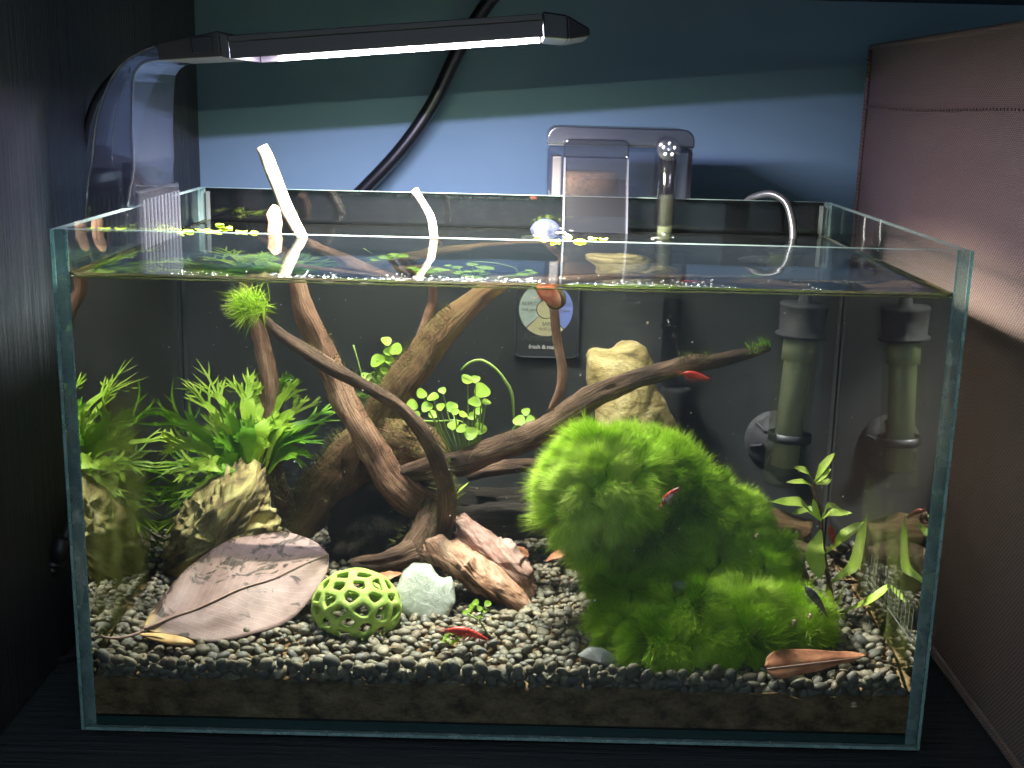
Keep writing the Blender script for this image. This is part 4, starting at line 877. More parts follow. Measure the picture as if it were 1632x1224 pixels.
top(rock('pale_stone', [(640, 922), (655, 910), (684, 911), (698, 928), (706, 932), (717, 929), (723, 938), (726, 963), (711, 985), (690, 996), (655, 986), (633, 968), (630, 945)], .074, .0060, 'pale_stone', amp=.0009, freq=120, rings=17, seed=3, lean=.45, p=5), 'pale grey-green translucent stone beside the green honeycomb dome', 'stone')
top(rock('yellow_boulder', [(934, 566), (940, 556), (972, 556), (985, 546), (1012, 544), (1028, 556), (1040, 576), (1038, 606), (1062, 652), (1086, 690), (1082, 720), (1095, 870), (960, 870), (950, 650), (936, 610)], .185, .030, 'rock_yellow', amp=.0036, freq=85, rings=21, n=110, seed=4), 'rough yellow-tan rock standing behind the moss mound and long branch')
top(rock('slate_chip', [(921, 1044), (938, 1031), (962, 1034), (986, 1050), (980, 1063), (948, 1060)], .026, .0075, 'rock_grey', amp=.0006, freq=140, seed=5, n=48, rings=11), 'flat pale grey slate chip on the gravel at the left foot of the moss', 'stone')
top(rock('small_boulder', [(1240, 905), (1243, 878), (1262, 868), (1280, 885), (1292, 925), (1280, 950), (1250, 950)], .150, .014, 'rock_brown', amp=.0015, freq=120, seed=6, n=60), 'rounded brown rock behind the moss mound near the leafy plant')
top(rock('back_stone', [(248, 905), (255, 888), (285, 885), (300, 900), (290, 925), (255, 925)], .185, .012, 'rock_grey', amp=.0010, freq=120, seed=8, n=48), 'flat grey stone half hidden behind the jagged yellow rock', 'stone')
lg = thing('sunken_log', W(1240, 880, .21), 'short dark brown log lying behind the moss by the back pane', 'log')
tube('log', [W(1130, 850, .21), W(1190, 838, .212), W(1240, 843, .212), W(1290, 852, .210)], [.0085, .0095, .0105, .009], 'bark_moss', lg, 16, .003, gnarl=.3, seed=31)
tube('root', [W(1200, 880, .205), W(1245, 872, .203), W(1290, 885, .2)], [.006, .008, .006], 'bark_dark', lg, 14, .003, gnarl=.3, seed=32)

# ================================================================== HONEYCOMB DOME
def dome():
    c = W(568, 968, .060); R = (W(641, 968, .060)-W(495, 968, .060)).length/2; zr = R*.88
    bm = bmesh.new(); rg = random.Random(11); n = 70; pts = []
    for i in range(n):
        z = 1-2*(i+.5)/n; t = i*2.399963+rg.uniform(-.22, .22); r = math.sqrt(1-z*z); v = Vector((r*math.cos(t), r*math.sin(t), z+rg.uniform(-.03, .03))).normalized(); pts.append(v)
    for v in pts: bm.verts.new(v)
    bm.verts.ensure_lookup_table(); bmesh.ops.convex_hull(bm, input=bm.verts[:]); bm.verts.ensure_lookup_table(); bm.faces.ensure_lookup_table()
    fi = {}; V = []
    for f in bm.faces:
        a, b, d = [v.co for v in f.verts]; nn = (b-a).cross(d-a).normalized(); nn = nn if nn.dot(a) > 0 else -nn; fi[f.index] = len(V); V.append(nn)
    cells = []
    for v in bm.verts:
        fs = list(v.link_faces)
        if len(fs) < 3: continue
        t = v.co.orthogonal().normalized(); b = v.co.cross(t)
        cells.append([fi[f.index] for f in sorted(fs, key=lambda f: math.atan2((V[fi[f.index]]-v.co).dot(b), (V[fi[f.index]]-v.co).dot(t)))])
    bm.free()
    # a ring of struts round every opening: outer corner shared, inner corner pulled to the cell's middle, two radii for thickness
    key, VV, FF = {}, [], []
    def vid(k, p):
        if k not in key: key[k] = len(VV); VV.append(p)
        return key[k]
    for ci, cell in enumerate(cells):
        m = sum((V[i] for i in cell), Vector())/len(cell); mm = m.normalized(); k = len(cell)
        ins = []
        rad = sum((V[i]-m).length for i in cell)/k; f = max(.30, 1-.125/rad)
        for j in range(k):
            p, q = V[cell[j]], V[cell[(j+1) % k]]
            ins.append((m+(p-m)*f).normalized()); ins.append((m+((p+q)/2-m)*f*1.02).normalized())
        if m.z < -.62: continue
        for j in range(2*k):
            def outer(j):
                if j % 2 == 0: return ('c', cell[(j//2) % k]), V[cell[(j//2) % k]]
                a, b = cell[(j//2) % k], cell[(j//2+1) % k]; return ('e', min(a, b), max(a, b)), ((V[a]+V[b])/2).normalized()
            (k0, p0), (k1, p1) = outer(j), outer(j+1); q0, q1 = ins[j], ins[(j+1) % (2*k)]
            o0, o1 = vid((k0, 0), p0*1.0), vid((k1, 0), p1*1.0); i0, i1 = vid((ci, j, 0), q0*.985), vid((ci, (j+1) % (2*k), 0), q1*.985)
            u0, u1 = vid((k0, 1), p0*.86), vid((k1, 1), p1*.86); w0, w1 = vid((ci, j, 1), q0*.875), vid((ci, (j+1) % (2*k), 1), q1*.875)
            FF += [(o0, o1, i1, i0), (i0, i1, w1, w0), (w0, w1, u1, u0)]
    rot = Euler((.25, -.12, .4)).to_matrix()
    o = mk('honeycomb_dome', [c+Vector(((rot@v).x*R, (rot@v).y*R, (rot@v).z*zr)) for v in VV], FF, 'honeycomb_green')
    s = o.modifiers.new('round', 'SUBSURF'); s.levels = 2; s.render_levels = 2
    tag(o, 'bright green hollow dome full of round honeycomb holes on the gravel', 'ornament')
    for k, (dx, dy, dz, s_) in enumerate(((-.012, 0, .010, .006), (-.006, -.006, .001, .006), (.006, .004, -.004, .0055))):
        pass
dome()

# ================================================================== MOSS MOUND
def moss():
    E = [((962, 772), .070, (.0235, .023, .0235)), ((918, 800), .066, (.0095, .012, .013)), ((1030, 752), .092, (.019, .020, .0165)), ((1085, 790), .100, (.0155, .020, .0155)), ((1128, 815), .102, (.0125, .020, .0150)), ((1050, 868), .094, (.024, .022, .021)),
         ((985, 885), .084, (.0115, .016, .020)), ((992, 955), .070, (.0115, .016, .016)), ((992, 1005), .052, (.0105, .013, .0105)), ((1062, 1030), .033, (.0155, .011, .0090)), ((1120, 975), .048, (.0175, .014, .0105)), ((1180, 985), .050, (.0195, .015, .0130)), ((1150, 1018), .038, (.024, .013, .0095)),
         ((1180, 860), .102, (.0115, .018, .019)), ((1205, 915), .094, (.0150, .020, .018)), ((1248, 955), .080, (.0115, .018, .0105)), ((1248, 1005), .058, (.0155, .016, .0105)), ((1285, 1003), .055, (.0080, .013, .0115)), ((1110, 910), .088, (.021, .018, .0165)), ((1060, 960), .072, (.016, .016, .012)), ((955, 855), .074, (.0105, .013, .0100))]
    E = [(np.array(W(x, y, Y)), np.array(r)) for (x, y), Y, r in E]
    m = thing('moss_mound', W(1110, 1040, .07), 'large fluffy bright green moss mound on the gravel', 'moss')
    bm = bmesh.new()
    for c, r in E: bmesh.ops.create_icosphere(bm, subdivisions=3, radius=1, matrix=Matrix.Translation(Vector(c))@Matrix.Diagonal(Vector((*r*.97, 1))))
    V = [v.co.copy() for v in bm.verts]; F = [tuple(v.index for v in f.verts) for f in bm.faces]; bm.free()
    o = mk('core', V, F, 'moss_core', m); r = o.modifiers.new('remesh', 'REMESH'); r.mode = 'VOXEL'; r.voxel_size = .0016; r.use_smooth_shade = True
    rg = np.random.default_rng(9); Ps, Ds, Ls = [], [], []
    for c, r in E:
        area = 4*math.pi*((r[0]*r[1])**1.6+(r[0]*r[2])**1.6+(r[1]*r[2])**1.6)**(1/1.6)/3**(1/1.6); n = int(area*2.9e7)
        d = rg.normal(0, 1, (n, 3)); d /= np.linalg.norm(d, axis=1)[:, None]; p = c+d*r; nn = d/r; nn /= np.linalg.norm(nn, axis=1)[:, None]
        ok = np.ones(n, bool)
        for c2, r2 in E:
            if c2 is c: continue
            ok &= (((p-c2)/r2)**2).sum(1) > .94
        ok &= p[:, 2] > .031
        Ps.append(p[ok]); Ds.append(nn[ok])
    P = np.concatenate(Ps); D = np.concatenate(Ds); ON = D.copy()
    # bare worn spot and dark hollows
    spot = np.array(W(1083, 940, .060)); keep = np.ones(len(P), bool); 
    dd = (P-spot)[:, [0, 2]]; keep &= ~((np.hypot(dd[:, 0], dd[:, 1]) < .0035) & (P[:, 1] < .075)); P, D, ON = P[keep], D[keep], ON[keep]
    # combing: a slow swirling flow plus sideways droop, and clumping toward cell centres
    fl = np.stack([vnoise(P*38, (0, 0, 9)), vnoise(P*38, (7, 0, 0)), vnoise(P*38, (0, 5, 0))], 1)*.75
    fl2 = np.stack([vnoise(P*130), vnoise(P*130, (31, 0, 0)), vnoise(P*130, (0, 17, 0))], 1)*.75
    ln = .0082*(.65+.65*rg.random(len(P)))*(1+.4*vnoise(P*70))
    # tufts: blade tips drawn to the middle of their clump
    K = P[rg.choice(len(P), 620, replace=False)]; near = np.empty(len(P), int)
    for i in range(0, len(P), 4000): near[i:i+4000] = ((P[i:i+4000, None, :]-K[None])**2).sum(2).argmin(1)
    D = D*1.15+fl*1.6+fl2*.6+(K[near]-P)/.0060*.60; D[:, 2] -= .10
    ln = ln*(.8+.5*rg.random(len(K))[near])
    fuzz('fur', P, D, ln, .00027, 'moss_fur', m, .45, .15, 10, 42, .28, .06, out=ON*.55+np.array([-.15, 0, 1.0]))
    for k, (x, y, Y) in enumerate(((1083, 940, .055), (1088, 950, .054))): pass
    V, F = ico(2); q = W(1085, 942, .064); mk('bare_stone', [Vector((q.x+v.x*.006, q.y+v.y*.006, q.z+v.z*.0065))*1 for v in V], F, 'rock_grey', m)
moss()

# ================================================================== DEAD LEAVES
def blade(name, base, tip, half, Yb, Yt, Yup, Ylow, mat, parent, prof, curl=.003, nu=44, nv=16, thick=.0003, zfix=None, seed=0, bend=0):
    """broad leaf from base to tip in the picture, its upper edge leaning back (Yup) and its lower edge forward (Ylow)"""
    b, t = Vector((*base, 0)), Vector((*tip, 0)); ax = t-b; pe = Vector((ax.y, -ax.x, 0)).normalized()
    if pe.y > 0: pe = -pe
    V, UV, F = [], [], []
    for i in range(nu+1):
        u = i/nu; w = prof(u)*half
        for j in range(nv+1):
            v = -1+2*j/nv; p = b+ax*u+pe*(w*v)+pe*bend*math.sin(math.pi*u); Y = Yb+(Yt-Yb)*u+(Yup*max(v, 0)-Ylow*max(-v, 0))*prof(u)
            q = W(p.x, p.y, Y); q.y += curl*noise.noise(Vector((u*3, v*1.5, seed)))+curl*.5*abs(v); q.z += curl*.4*noise.noise(Vector((u*5, v*2, seed+4)))
            V.append(q); UV.append((u, (v+1)/2))
    for i in range(nu):
        for j in range(nv): a = i*(nv+1)+j; F.append((a, a+1, a+nv+2, a+nv+1))
    o = mk(name, V, F, mat, parent, True, UV); s = o.modifiers.new('solid', 'SOLIDIFY'); s.thickness = thick; s.offset = 0; return o, V
oval = lambda u: max(.0, math.sin(math.pi*min(1, u**1.25))**.60) if 0 < u < 1 else 0.0
bl = thing('dead_leaf', W(222, 1008, .03), 'large pinkish brown dead leaf with dark blotches propped on the gravel', 'leaf')
_o, _V = blade('blade', (228, 1003), (523, 884), 78, .030, .088, .034, .022, 'dead_leaf', bl, oval, .0035, 60, 22, seed=2)
_mid = [_V[i*23+11]+Vector((0, -.0009, .0003)) for i in range(0, 61, 3)]
tube('midrib', _mid, [.0007-.0005*i/len(_mid) for i in range(len(_mid))], 'vein_brown', bl, 8, .004)
tube('petiole', [W(152, 1006, .022), W(165, 1015, .022), W(190, 1017, .024), W(222, 1009, .028), _mid[0]], [.0005, .0006, .0007, .0009, .0009], 'vein_brown', bl, 7, .003)
_o, _ = blade('torn_edge', (222, 1012), (312, 1026), 9, .026, .026, .006, .002, 'leaf_tan', bl, oval, .001, 16, 6) if False else (None, None)
surf('leaf_tan', [(.3, (.50, .27, .09)), (.7, (.70, .48, .20))], 120, 5, rough=.5, bstr=.3)
blade('folded_edge', (222, 1011), (312, 1027), 8, .024, .020, .004, .002, 'leaf_tan', bl, oval, .001, 16, 6, seed=5)
rl = thing('rust_leaf', W(1220, 1075, .012), 'flat rust orange leaf lying on the gravel at the right foot of the moss', 'leaf')
tear = lambda u: max(0, (1-u)**.70*math.sqrt(max(0, 1-(1-min(1, u/.24))**2)))*1.12 if 0 <= u < 1 else 0
blade('blade', (1219, 1062), (1380, 1045), 25, .0110, .026, .0060, .0040, 'leaf_rust', rl, tear, .0012, 36, 12, seed=8)
_q = [W(1222, 1067, .0103), W(1262, 1062, .014), W(1310, 1056, .0185), W(1375, 1048, .0255)]; tube('midrib', [p+Vector((0, -.0010, .0005)) for p in _q], [.0005, .0005, .0004, .0002], 'vein_brown', rl, 6, .003)
V, F = ico(1)
def small_leaf(base, tip, half, Yb, Yt, label, seed, mat='leaf_rust'):
    o, _ = blade('fallen_leaf', base, tip, half, Yb, Yt, .006, .004, mat, None, oval, .0015, 22, 8, seed=seed); tag(o, label, 'leaf')
small_leaf((870, 895), (909, 873), 7, .165, .170, 'small curled orange leaf on the gravel left of the moss mound', 3)
small_leaf((818, 872), (842, 888), 8, .150, .150, 'small dark brown leaf behind the tip of the petrified wood', 4)
small_leaf((640, 915), (600, 920), 6, .115, .115, 'thin brown leaf lying between the honeycomb dome and the driftwood foot', 6)

# ================================================================== PLANTS
def fern():
    f = thing('java_fern', W(385, 760, .165), 'bushy green fern with forked leaf tips on the layered rock', 'fern'); rg = random.Random(4)
    Ls = [((372, 755), (268, 655), .150, 11), ((365, 760), (252, 702), .145, 10), ((368, 752), (300, 610), .165, 9), ((380, 745), (322, 660), .150, 12), ((360, 765), (270, 755), .150, 11), ((372, 770), (285, 795), .150, 9), ((390, 742), (350, 640), .160, 12), ((395, 745), (392, 590), .180, 12), ((402, 740), (415, 600), .185, 11), ((398, 748), (372, 690), .150, 12),
          ((410, 745), (455, 580), .190, 12), ((415, 742), (482, 592), .185, 12), ((420, 740), (505, 630), .180, 12), ((425, 745), (532, 655), .175, 10), ((420, 750), (515, 690), .165, 13), ((428, 755), (500, 720), .160, 12), ((405, 750), (445, 655), .170, 14), ((388, 752), (338, 700), .145, 14), ((376, 760), (310, 745), .145, 13), ((385, 760), (345, 760), .140, 12), ((408, 752), (432, 700), .158, 13),
          ((362, 772), (248, 735), .165, 9), ((370, 765), (295, 700), .17, 12), ((398, 755), (398, 660), .155, 13), ((395, 750), (320, 590), .195, 9), ((425, 745), (470, 660), .165, 13), ((380, 770), (350, 725), .142, 13), ((372, 772), (262, 815), .16, 10), ((376, 775), (240, 850), .165, 10), ((365, 775), (235, 790), .17, 9),
          ((360, 760), (232, 640), .17, 8), ((352, 770), (225, 690), .18, 10), ((360, 775), (225, 760), .19, 10), ((370, 775), (250, 880), .175, 8), ((385, 765), (300, 850), .185, 9)]
    for (b, t, Y, w) in Ls:
        p0 = W(b[0], b[1], .162); p3 = W(t[0], t[1], Y); s = .00033
        mid = p0.lerp(p3, .5)+Vector(((p3.x-p0.x)*-.12, rg.uniform(-.008, .004), .006)); p1 = p0.lerp(mid, .5)+Vector((0, 0, .002)); dr = (p3-mid).normalized()
        side = Vector((rg.uniform(-.35, .35), -.75, .65+rg.uniform(-.3, .3))).cross((p3-p0).normalized()).normalized(); body = p0.lerp(p3, .70)+(mid-p0.lerp(p3, .5))*.55
        parts = []; side = (side*math.cos(rg.uniform(-.7, .7))+(p3-p0).normalized().cross(side)*math.sin(rg.uniform(-.7, .7))).normalized()
        V, F, _ = ribbonv([p0, p1, mid, body], [w*.14*s, w*.5*s, w*1.2*s, w*.75*s], side, .35); parts.append((V, F))
        d0 = (body-mid).normalized(); k = rg.randint(4, 6); L = (p3-body).length*1.15
        for i in range(k):                                  # forked, fingered tip
            a = (i-(k-1)/2)/(k/2)*1.0+rg.uniform(-.2, .2); dd = (d0*math.cos(a)+side*math.sin(a)+Vector((0, rg.uniform(-.5, .5), .08))).normalized(); st = body-d0*w*s*1.2*abs(a)+side*w*s*.5*a
            ll = L*rg.uniform(.6, 1.15); cv_ = d0*ll*.16+Vector((rg.uniform(-1, 1), rg.uniform(-1, 1), rg.uniform(-.4, 1)))*ll*.10; md = st+dd*ll*.5+cv_*.6; e = st+dd*ll+cv_*.3
            V, F, _ = ribbonv([st, md, e], [w*.28*s, w*.26*s, .0001], side, .25, .0025); parts.append((V, F))
            for q in range(rg.randint(1, 3)):
                a2 = a+rg.choice((-1, 1))*rg.uniform(.4, .9); d2 = (d0*math.cos(a2)+side*math.sin(a2)+Vector((0, rg.uniform(-.4, .4), 0))).normalized(); b2 = st.lerp(md, rg.uniform(.5, 1)); l2 = ll*rg.uniform(.3, .55)
                V, F, _ = ribbonv([b2, b2+d2*l2*.55+d0*l2*.05, b2+d2*l2+d0*l2*.2], [w*.20*s, w*.18*s, .0001], side, .2, .0025); parts.append((V, F))
        V, F = merge(parts); mk('leaf', V, F, ('fern_green', 'fern_light')[rg.randrange(2)], f)
    g = np.random.default_rng(2); n = 500; c = np.array(W(385, 765, .16)); P = c+g.normal(0, 1, (n, 3))*np.array([.014, .008, .005]); D = g.normal(0, 1, (n, 3)); D[:, 2] -= .5
    fuzz('roots', P, D, g.uniform(.006, .018, n), .00025, 'algae_brown', f, 1.2, .3, 4)
    tube('rhizome', [W(350, 772, .165), W(385, 765, .163), W(425, 755, .165)], [.002, .0026, .002], 'bark_dark', f, 8, .003, gnarl=.2)
fern()
def roundleaf(c, r, nrm, seed):
    nrm = Vector(nrm).normalized(); a = nrm.orthogonal().normalized(); b = nrm.cross(a); V = [c-nrm*r*.18]; m = 18; F = []
    for ring, rr in ((0, .55), (1, 1)):
        for k in range(m):
            t = 2*math.pi*k/m+seed; q = 1+(.10*math.cos(3*t-seed) if ring else 0); 
            V.append(c+(a*math.cos(t)+b*math.sin(t))*r*rr*q-nrm*r*(.05 if ring else .12))
    for k in range(m): k2 = (k+1) % m; F.append((0, 1+k, 1+k2)); F.append((1+k, 1+m+k, 1+m+k2, 1+k2))
    return V, F
def pennywort():
    f = thing('pennywort_plant', W(760, 725, .150), 'trailing light green plant with small round leaves on the long branch', 'plant'); rg = random.Random(8)
    leaves = [(672, 627, 11), (690, 632, 12), (705, 622, 8), (657, 645, 12), (680, 648, 12), (702, 648, 9), (662, 662, 11), (690, 660, 10), (720, 648, 12), (648, 668, 8), (745, 604, 13), (768, 622, 17), (757, 640, 13), (762, 655, 9), (752, 663, 9), (765, 683, 14), (750, 690, 15), (738, 660, 9), (722, 677, 12), (725, 655, 9), (838, 656, 9), (828, 670, 13), (845, 668, 9), (758, 604, 9), (775, 640, 9), (735, 683, 10), (645, 655, 8)]
    root = W(752, 722, .150)
    for i, (x, y, r) in enumerate(leaves):
        Y = .150+rg.uniform(-.014, .010); c = W(x, y, Y); R = r*.00027
        V, F = roundleaf(c, R, (rg.uniform(-.5, .5), -.75+rg.uniform(-.3, .3), .75), i*1.7); mk('leaf', V, F, 'clover_green', f)
        g = root+Vector((min(max((c.x-root.x)*.45, -.02), .02), rg.uniform(-.003, .003), 0)); tube('stem', [g, g.lerp(c, .5)+Vector(((c.x-g.x)*.12, 0, -.002 if i % 2 else .003)), c-Vector((0, -.0006, .0006))], .00042, 'stem_green', f, 6, .004)
    tube('stem', [W(735, 590, .150), W(748, 578, .149), W(768, 574, .148), W(790, 588, .147), W(806, 608, .147), W(816, 628, .147), W(819, 668, .148)], [.0005, .0007, .0008, .0008, .0008, .0009, .0005], 'stem_green', f, 7, .003)
    tube('stem', [W(690, 722, .152), W(735, 726, .148), W(780, 706, .145), W(830, 682, .146), W(850, 676, .147)], .0007, 'stem_green', f, 7, .003)
    tube('stem', [W(650, 668, .156), W(690, 672, .153), W(735, 672, .150), W(752, 700, .150), W(752, 722, .150)], .0006, 'stem_green', f, 7, .003)
    f2 = thing('pennywort_sprig', W(600, 600, .165), 'small round leaved sprig rising behind the thick mossy diagonal limb', 'plant')
    for i, (x, y, r) in enumerate(((616, 543, 9), (630, 556, 12), (620, 560, 9), (601, 574, 13), (620, 572, 9), (584, 600, 9), (612, 590, 7))):
        c = W(x, y, .160); V, F = roundleaf(c, r*.00033, (rg.uniform(-.4, .4), -.7, .7), i); mk('leaf', V, F, 'clover_green', f2)
        tube('stem', [W(597, 602, .166), W(604, 588, .163).lerp(c, .4), c], .0004, 'stem_green', f2, 6, .004)
    f3 = thing('gravel_sprig', W(770, 1008, .046), 'tiny pale green sprig on the gravel above the red shrimp', 'plant')
    st = [W(778, 1012, .045), W(764, 990, .047), W(744, 978, .050)]; tube('stem', st, .0005, 'stem_green', f3, 6, .003); tube('stem', [W(764, 990, .047), W(768, 975, .048), W(757, 962, .049)], .0004, 'stem_green', f3, 6, .003); tube('stem', [W(768, 975, .048), W(776, 962, .048)], .0004, 'stem_green', f3, 6, .003)
    for i, (x, y, r) in enumerate(((742, 976, 5), (758, 960, 6), (752, 966, 5), (777, 962, 6), (774, 973, 5), (764, 970, 5), (766, 982, 5), (750, 972, 5))):
        V, F = roundleaf(W(x, y, .047), r*.0003, (rg.uniform(-.4, .4), -.7, .7), i); mk('leaf', V, F, 'clover_green', f3)
    f4 = thing('loose_clover', W(720, 1018, .030), 'loose bit of yellow-green leaf at the head of the red shrimp', 'plant')
    for i, (x, y, r) in enumerate(((712, 1015, 6), (708, 1021, 5), (722, 1008, 5), (727, 1020, 5), (720, 1024, 5), (732, 1014, 4))):
        V, F = roundleaf(W(x, y, .029), r*.0003, (rg.uniform(-.4, .4), -.6, .8), i); mk('leaf', V, F, 'clover_green', f4)
    f5 = thing('branch_sprout', W(725, 790, .115), 'tiny green sprout beside the dark arched branch near its foot', 'plant')
    for i, (b, t) in enumerate((((722, 795), (748, 768)), ((725, 790), (735, 770)), ((722, 800), (742, 785)))):
        V, F, _ = ribbonv([W(*b, .112), W((b[0]+t[0])/2-2, (b[1]+t[1])/2, .111), W(*t, .110)], [.0003, .0011, .0001], Vector((.5, .2, .8)), .2); mk('leaf', V, F, 'sword_green', f5)
pennywort()
def swordplant():
    f = thing('stem_plant', W(1328, 980, .090), 'upright stem plant with long light green leaves by the right pane', 'plant'); rg = random.Random(3)
    tube('stem', [W(1328, 985, .090), W(1322, 930, .091), W(1312, 880, .092), W(1308, 830, .093), W(1300, 790, .094), W(1297, 765, .094)], [.0014, .0013, .0013, .0012, .0010, .0008], 'stem_brown', f, 10, .003)
    Ls = [((1298, 768), (1312, 745), (1331, 722), 9, .088, 0), ((1297, 768), (1285, 752), (1266, 746), 9, .085, 0), ((1299, 770), (1312, 760), (1325, 748), 8, .086, 0), ((1296, 775), (1280, 768), (1253, 769), 6, .084, 0), ((1300, 772), (1315, 770), (1326, 764), 6, .096, 0),
          ((1305, 830), (1275, 802), (1230, 800), 11, .082, 0), ((1306, 828), (1290, 812), (1262, 818), 6, .100, 0), ((1308, 828), (1325, 818), (1358, 818), 8, .082, 0), ((1308, 830), (1322, 805), (1352, 822), 6, .09, 0), ((1309, 832), (1300, 815), (1296, 795), 5, .085, 0),
          ((1308, 845), (1298, 880), (1308, 925), 15, .084, 0), ((1316, 882), (1345, 855), (1377, 832), 12, .083, 0), ((1318, 935), (1362, 900), (1382, 818), 10, .095, 0), ((1345, 975), (1390, 955), (1428, 926), 9, .070, 0), ((1328, 972), (1320, 950), (1318, 932), 10, .080, 1), ((1328, 972), (1342, 952), (1345, 932), 9, .079, 1)]
    for (b, m, t, w, Y, yl) in Ls:
        p = [W(*b, .091), W(b[0]*.5+m[0]*.5, b[1]*.5+m[1]*.5, (.091+Y)/2), W(*m, Y), W(m[0]*.4+t[0]*.6, m[1]*.4+t[1]*.6, Y), W(*t, Y-.003)]; dv = p[-1]-p[0]; side = Vector((rg.uniform(-.5, 0), -.55, .8)).cross(dv.normalized()).normalized(); s = .00034
        V, F, _ = ribbonv(p, [w*.12*s, w*.55*s, w*s, w*.75*s, .0001], side, .25, .002); o = mk('leaf', V, F, 'leaf_yellow' if yl else 'sword_green', f)
    f2 = thing('bare_twig', W(590, 600, .19), 'thin grey-green stalk sticking up behind the tall branch', 'stalk')
    tube('stalk', [W(578, 605, .19), W(570, 575, .19), W(563, 550, .19)], [.0005, .0005, .0006], 'stem_green', f2, 6, .003)
swordplant()
# floating leaves on the surface, each a thing of its own
def floats():
    rg = random.Random(6)
    spots = [(300, 368, 9, 0), (322, 366, 11, 0), (340, 368, 12, 0), (350, 358, 7, 0), (362, 363, 9, 0), (385, 369, 10, 0), (405, 370, 8, 0), (285, 371, 7, 0), (270, 364, 6, 0), (868, 380, 9, 1), (885, 384, 9, 1), (905, 379, 8, 1), (925, 384, 10, 1), (945, 380, 9, 1), (962, 381, 7, 1), (858, 376, 7, 1)]
    for i, (x, y, r, g) in enumerate(spots):
        d = ray(x, y); p = CAM+d*((ZW+.0006-CAM.z)/d.z); R = r*.00042; V = []; m = 14; F = []; a0 = rg.uniform(0, 6); el = rg.uniform(.55, .9)
        V.append(Vector((p.x, p.y, p.z)))
        for k in range(m):
            t = 2*math.pi*k/m; u, v = R*math.cos(t), R*el*math.sin(t); V.append(Vector((p.x+u*math.cos(a0)-v*math.sin(a0), p.y+u*math.sin(a0)+v*math.cos(a0), p.z+.0005*math.sin(t*2+i)+.0003)))
        F = [(0, 1+k, 1+(k+1) % m) for k in range(m)]; o = mk('floating_leaf', V, F, 'float_green')
        s = o.modifiers.new('solid', 'SOLIDIFY'); s.thickness = .0004
        tag(o, 'small yellow-green leaf afloat '+('at the left back corner by the lamp clip' if g == 0 else 'below the filter spout'), 'floating leaf', 'leaves afloat '+('by the clip' if g == 0 else 'below the spout'))
floats()

# ================================================================== ANIMALS
def shrimp(head, tail, Y, h, mat, label, arch=.15, yaw=0):
    a, b = W(*head, Y), W(*tail, Y+yaw); ax = b-a; L = ax.length; t = ax/L; up = Vector((-t.z, 0, t.x)); up = up if up.z > 0 else -up; sd = t.cross(up); h = L*h
    prof = [(0, .25, 0), (.06, .55, .1), (.16, .9, .25), (.30, 1, .35), (.42, .98, .42), (.55, .85, .42), (.68, .7, .32), (.80, .52, .15), (.90, .36, -.02), (.96, .28, -.1)]
    C = [a+t*L*u+up*h*arch*4*v for u, r, v in prof]; R = [h*.5*r for u, r, v in prof]; parts = []
    P, RR = spline(C, R, L/42); V, F = [], []; n = len(P); m = 12
    for i in range(n):
        seg = 1+.07*math.sin(i*1.5) if i > n*.42 else 1
        for k in range(m): th = 2*math.pi*k/m; V.append(P[i]+up*math.cos(th)*RR[i]*seg+sd*math.sin(th)*RR[i]*.72*seg)
    for i in range(n-1):
        for k in range(m): F.append((i*m+k, i*m+(k+1) % m, (i+1)*m+(k+1) % m, (i+1)*m+k))
    F += [tuple(range(m-1, -1, -1)), tuple((n-1)*m+k for k in range(m))]; parts.append((V, F))
    for s in (-1, 0, 1):                                    # tail fan
        e = C[-1]+t*L*.10+sd*s*h*.35-up*h*.08; V, F, _ = ribbonv([C[-1], C[-1].lerp(e, .6), e], [h*.07, h*.17, h*.05], up*.4+sd, .1, L/20); parts.append((V, F))
    for k in range(5):                                      # walking legs
        for s in (-1, 1):
            q = C[2].lerp(C[5], k/4)-up*h*.35; V, F, _ = tubev([q, q-up*h*.35+sd*s*h*.3-t*h*.05, q-up*h*.68+sd*s*h*.35+t*h*(.1-.1*k)], [h*.035, h*.03, h*.012], 5, L/15); parts.append((V, F))
    for k in range(4):                                      # swimmerets
        q = C[5].lerp(C[8], k/3)-up*h*.3; V, F, _ = ribbonv([q, q-up*h*.16+t*h*.03, q-up*h*.28+t*h*.08], [h*.07, h*.09, h*.03], t, .1, L/15); parts.append((V, F))
    for s in (-1, 1):                                       # feelers
        V, F, _ = tubev([C[0], C[0]-t*L*.18+up*h*.15+sd*s*h*.3, C[0]-t*L*.36+up*h*.05*s+sd*s*h*.6], [h*.03, h*.02, h*.008], 5, L/15); parts.append((V, F))
        V, F, _ = tubev([C[0], C[0]-t*L*.10-up*h*.12+sd*s*h*.2, C[0]-t*L*.2-up*h*.3+sd*s*h*.3], [h*.03, h*.02, h*.008], 5, L/15); parts.append((V, F))
    V, F, _ = tubev([C[1]+up*h*.1, C[0]+up*h*.12, C[0]-t*L*.07+up*h*.16], [h*.09, h*.06, h*.01], 6, L/20); parts.append((V, F))
    th = thing('shrimp', (a+b)/2, label, 'shrimp'); V, F = merge(parts); mk('body', V, F, mat, th)
    iv, fv = ico(1)
    for s in (-1, 1): c = C[1]+up*h*.18+sd*s*h*.26-t*h*.02; mk('eye', [c+v*h*.075 for v in iv], fv, 'black_plastic', th)
shrimp((713, 1005), (779, 1019), .030, .24, 'shrimp_red', 'bright red shrimp walking on the gravel in front of the petrified wood')
shrimp((1089, 595), (1132, 604), .092, .27, 'shrimp_red', 'red shrimp clinging under the long branch near its tip', .05)
shrimp((1056, 803), (1083, 776), .046, .30, 'shrimp_white_red', 'small red and white shrimp resting on the moss mound', .1)
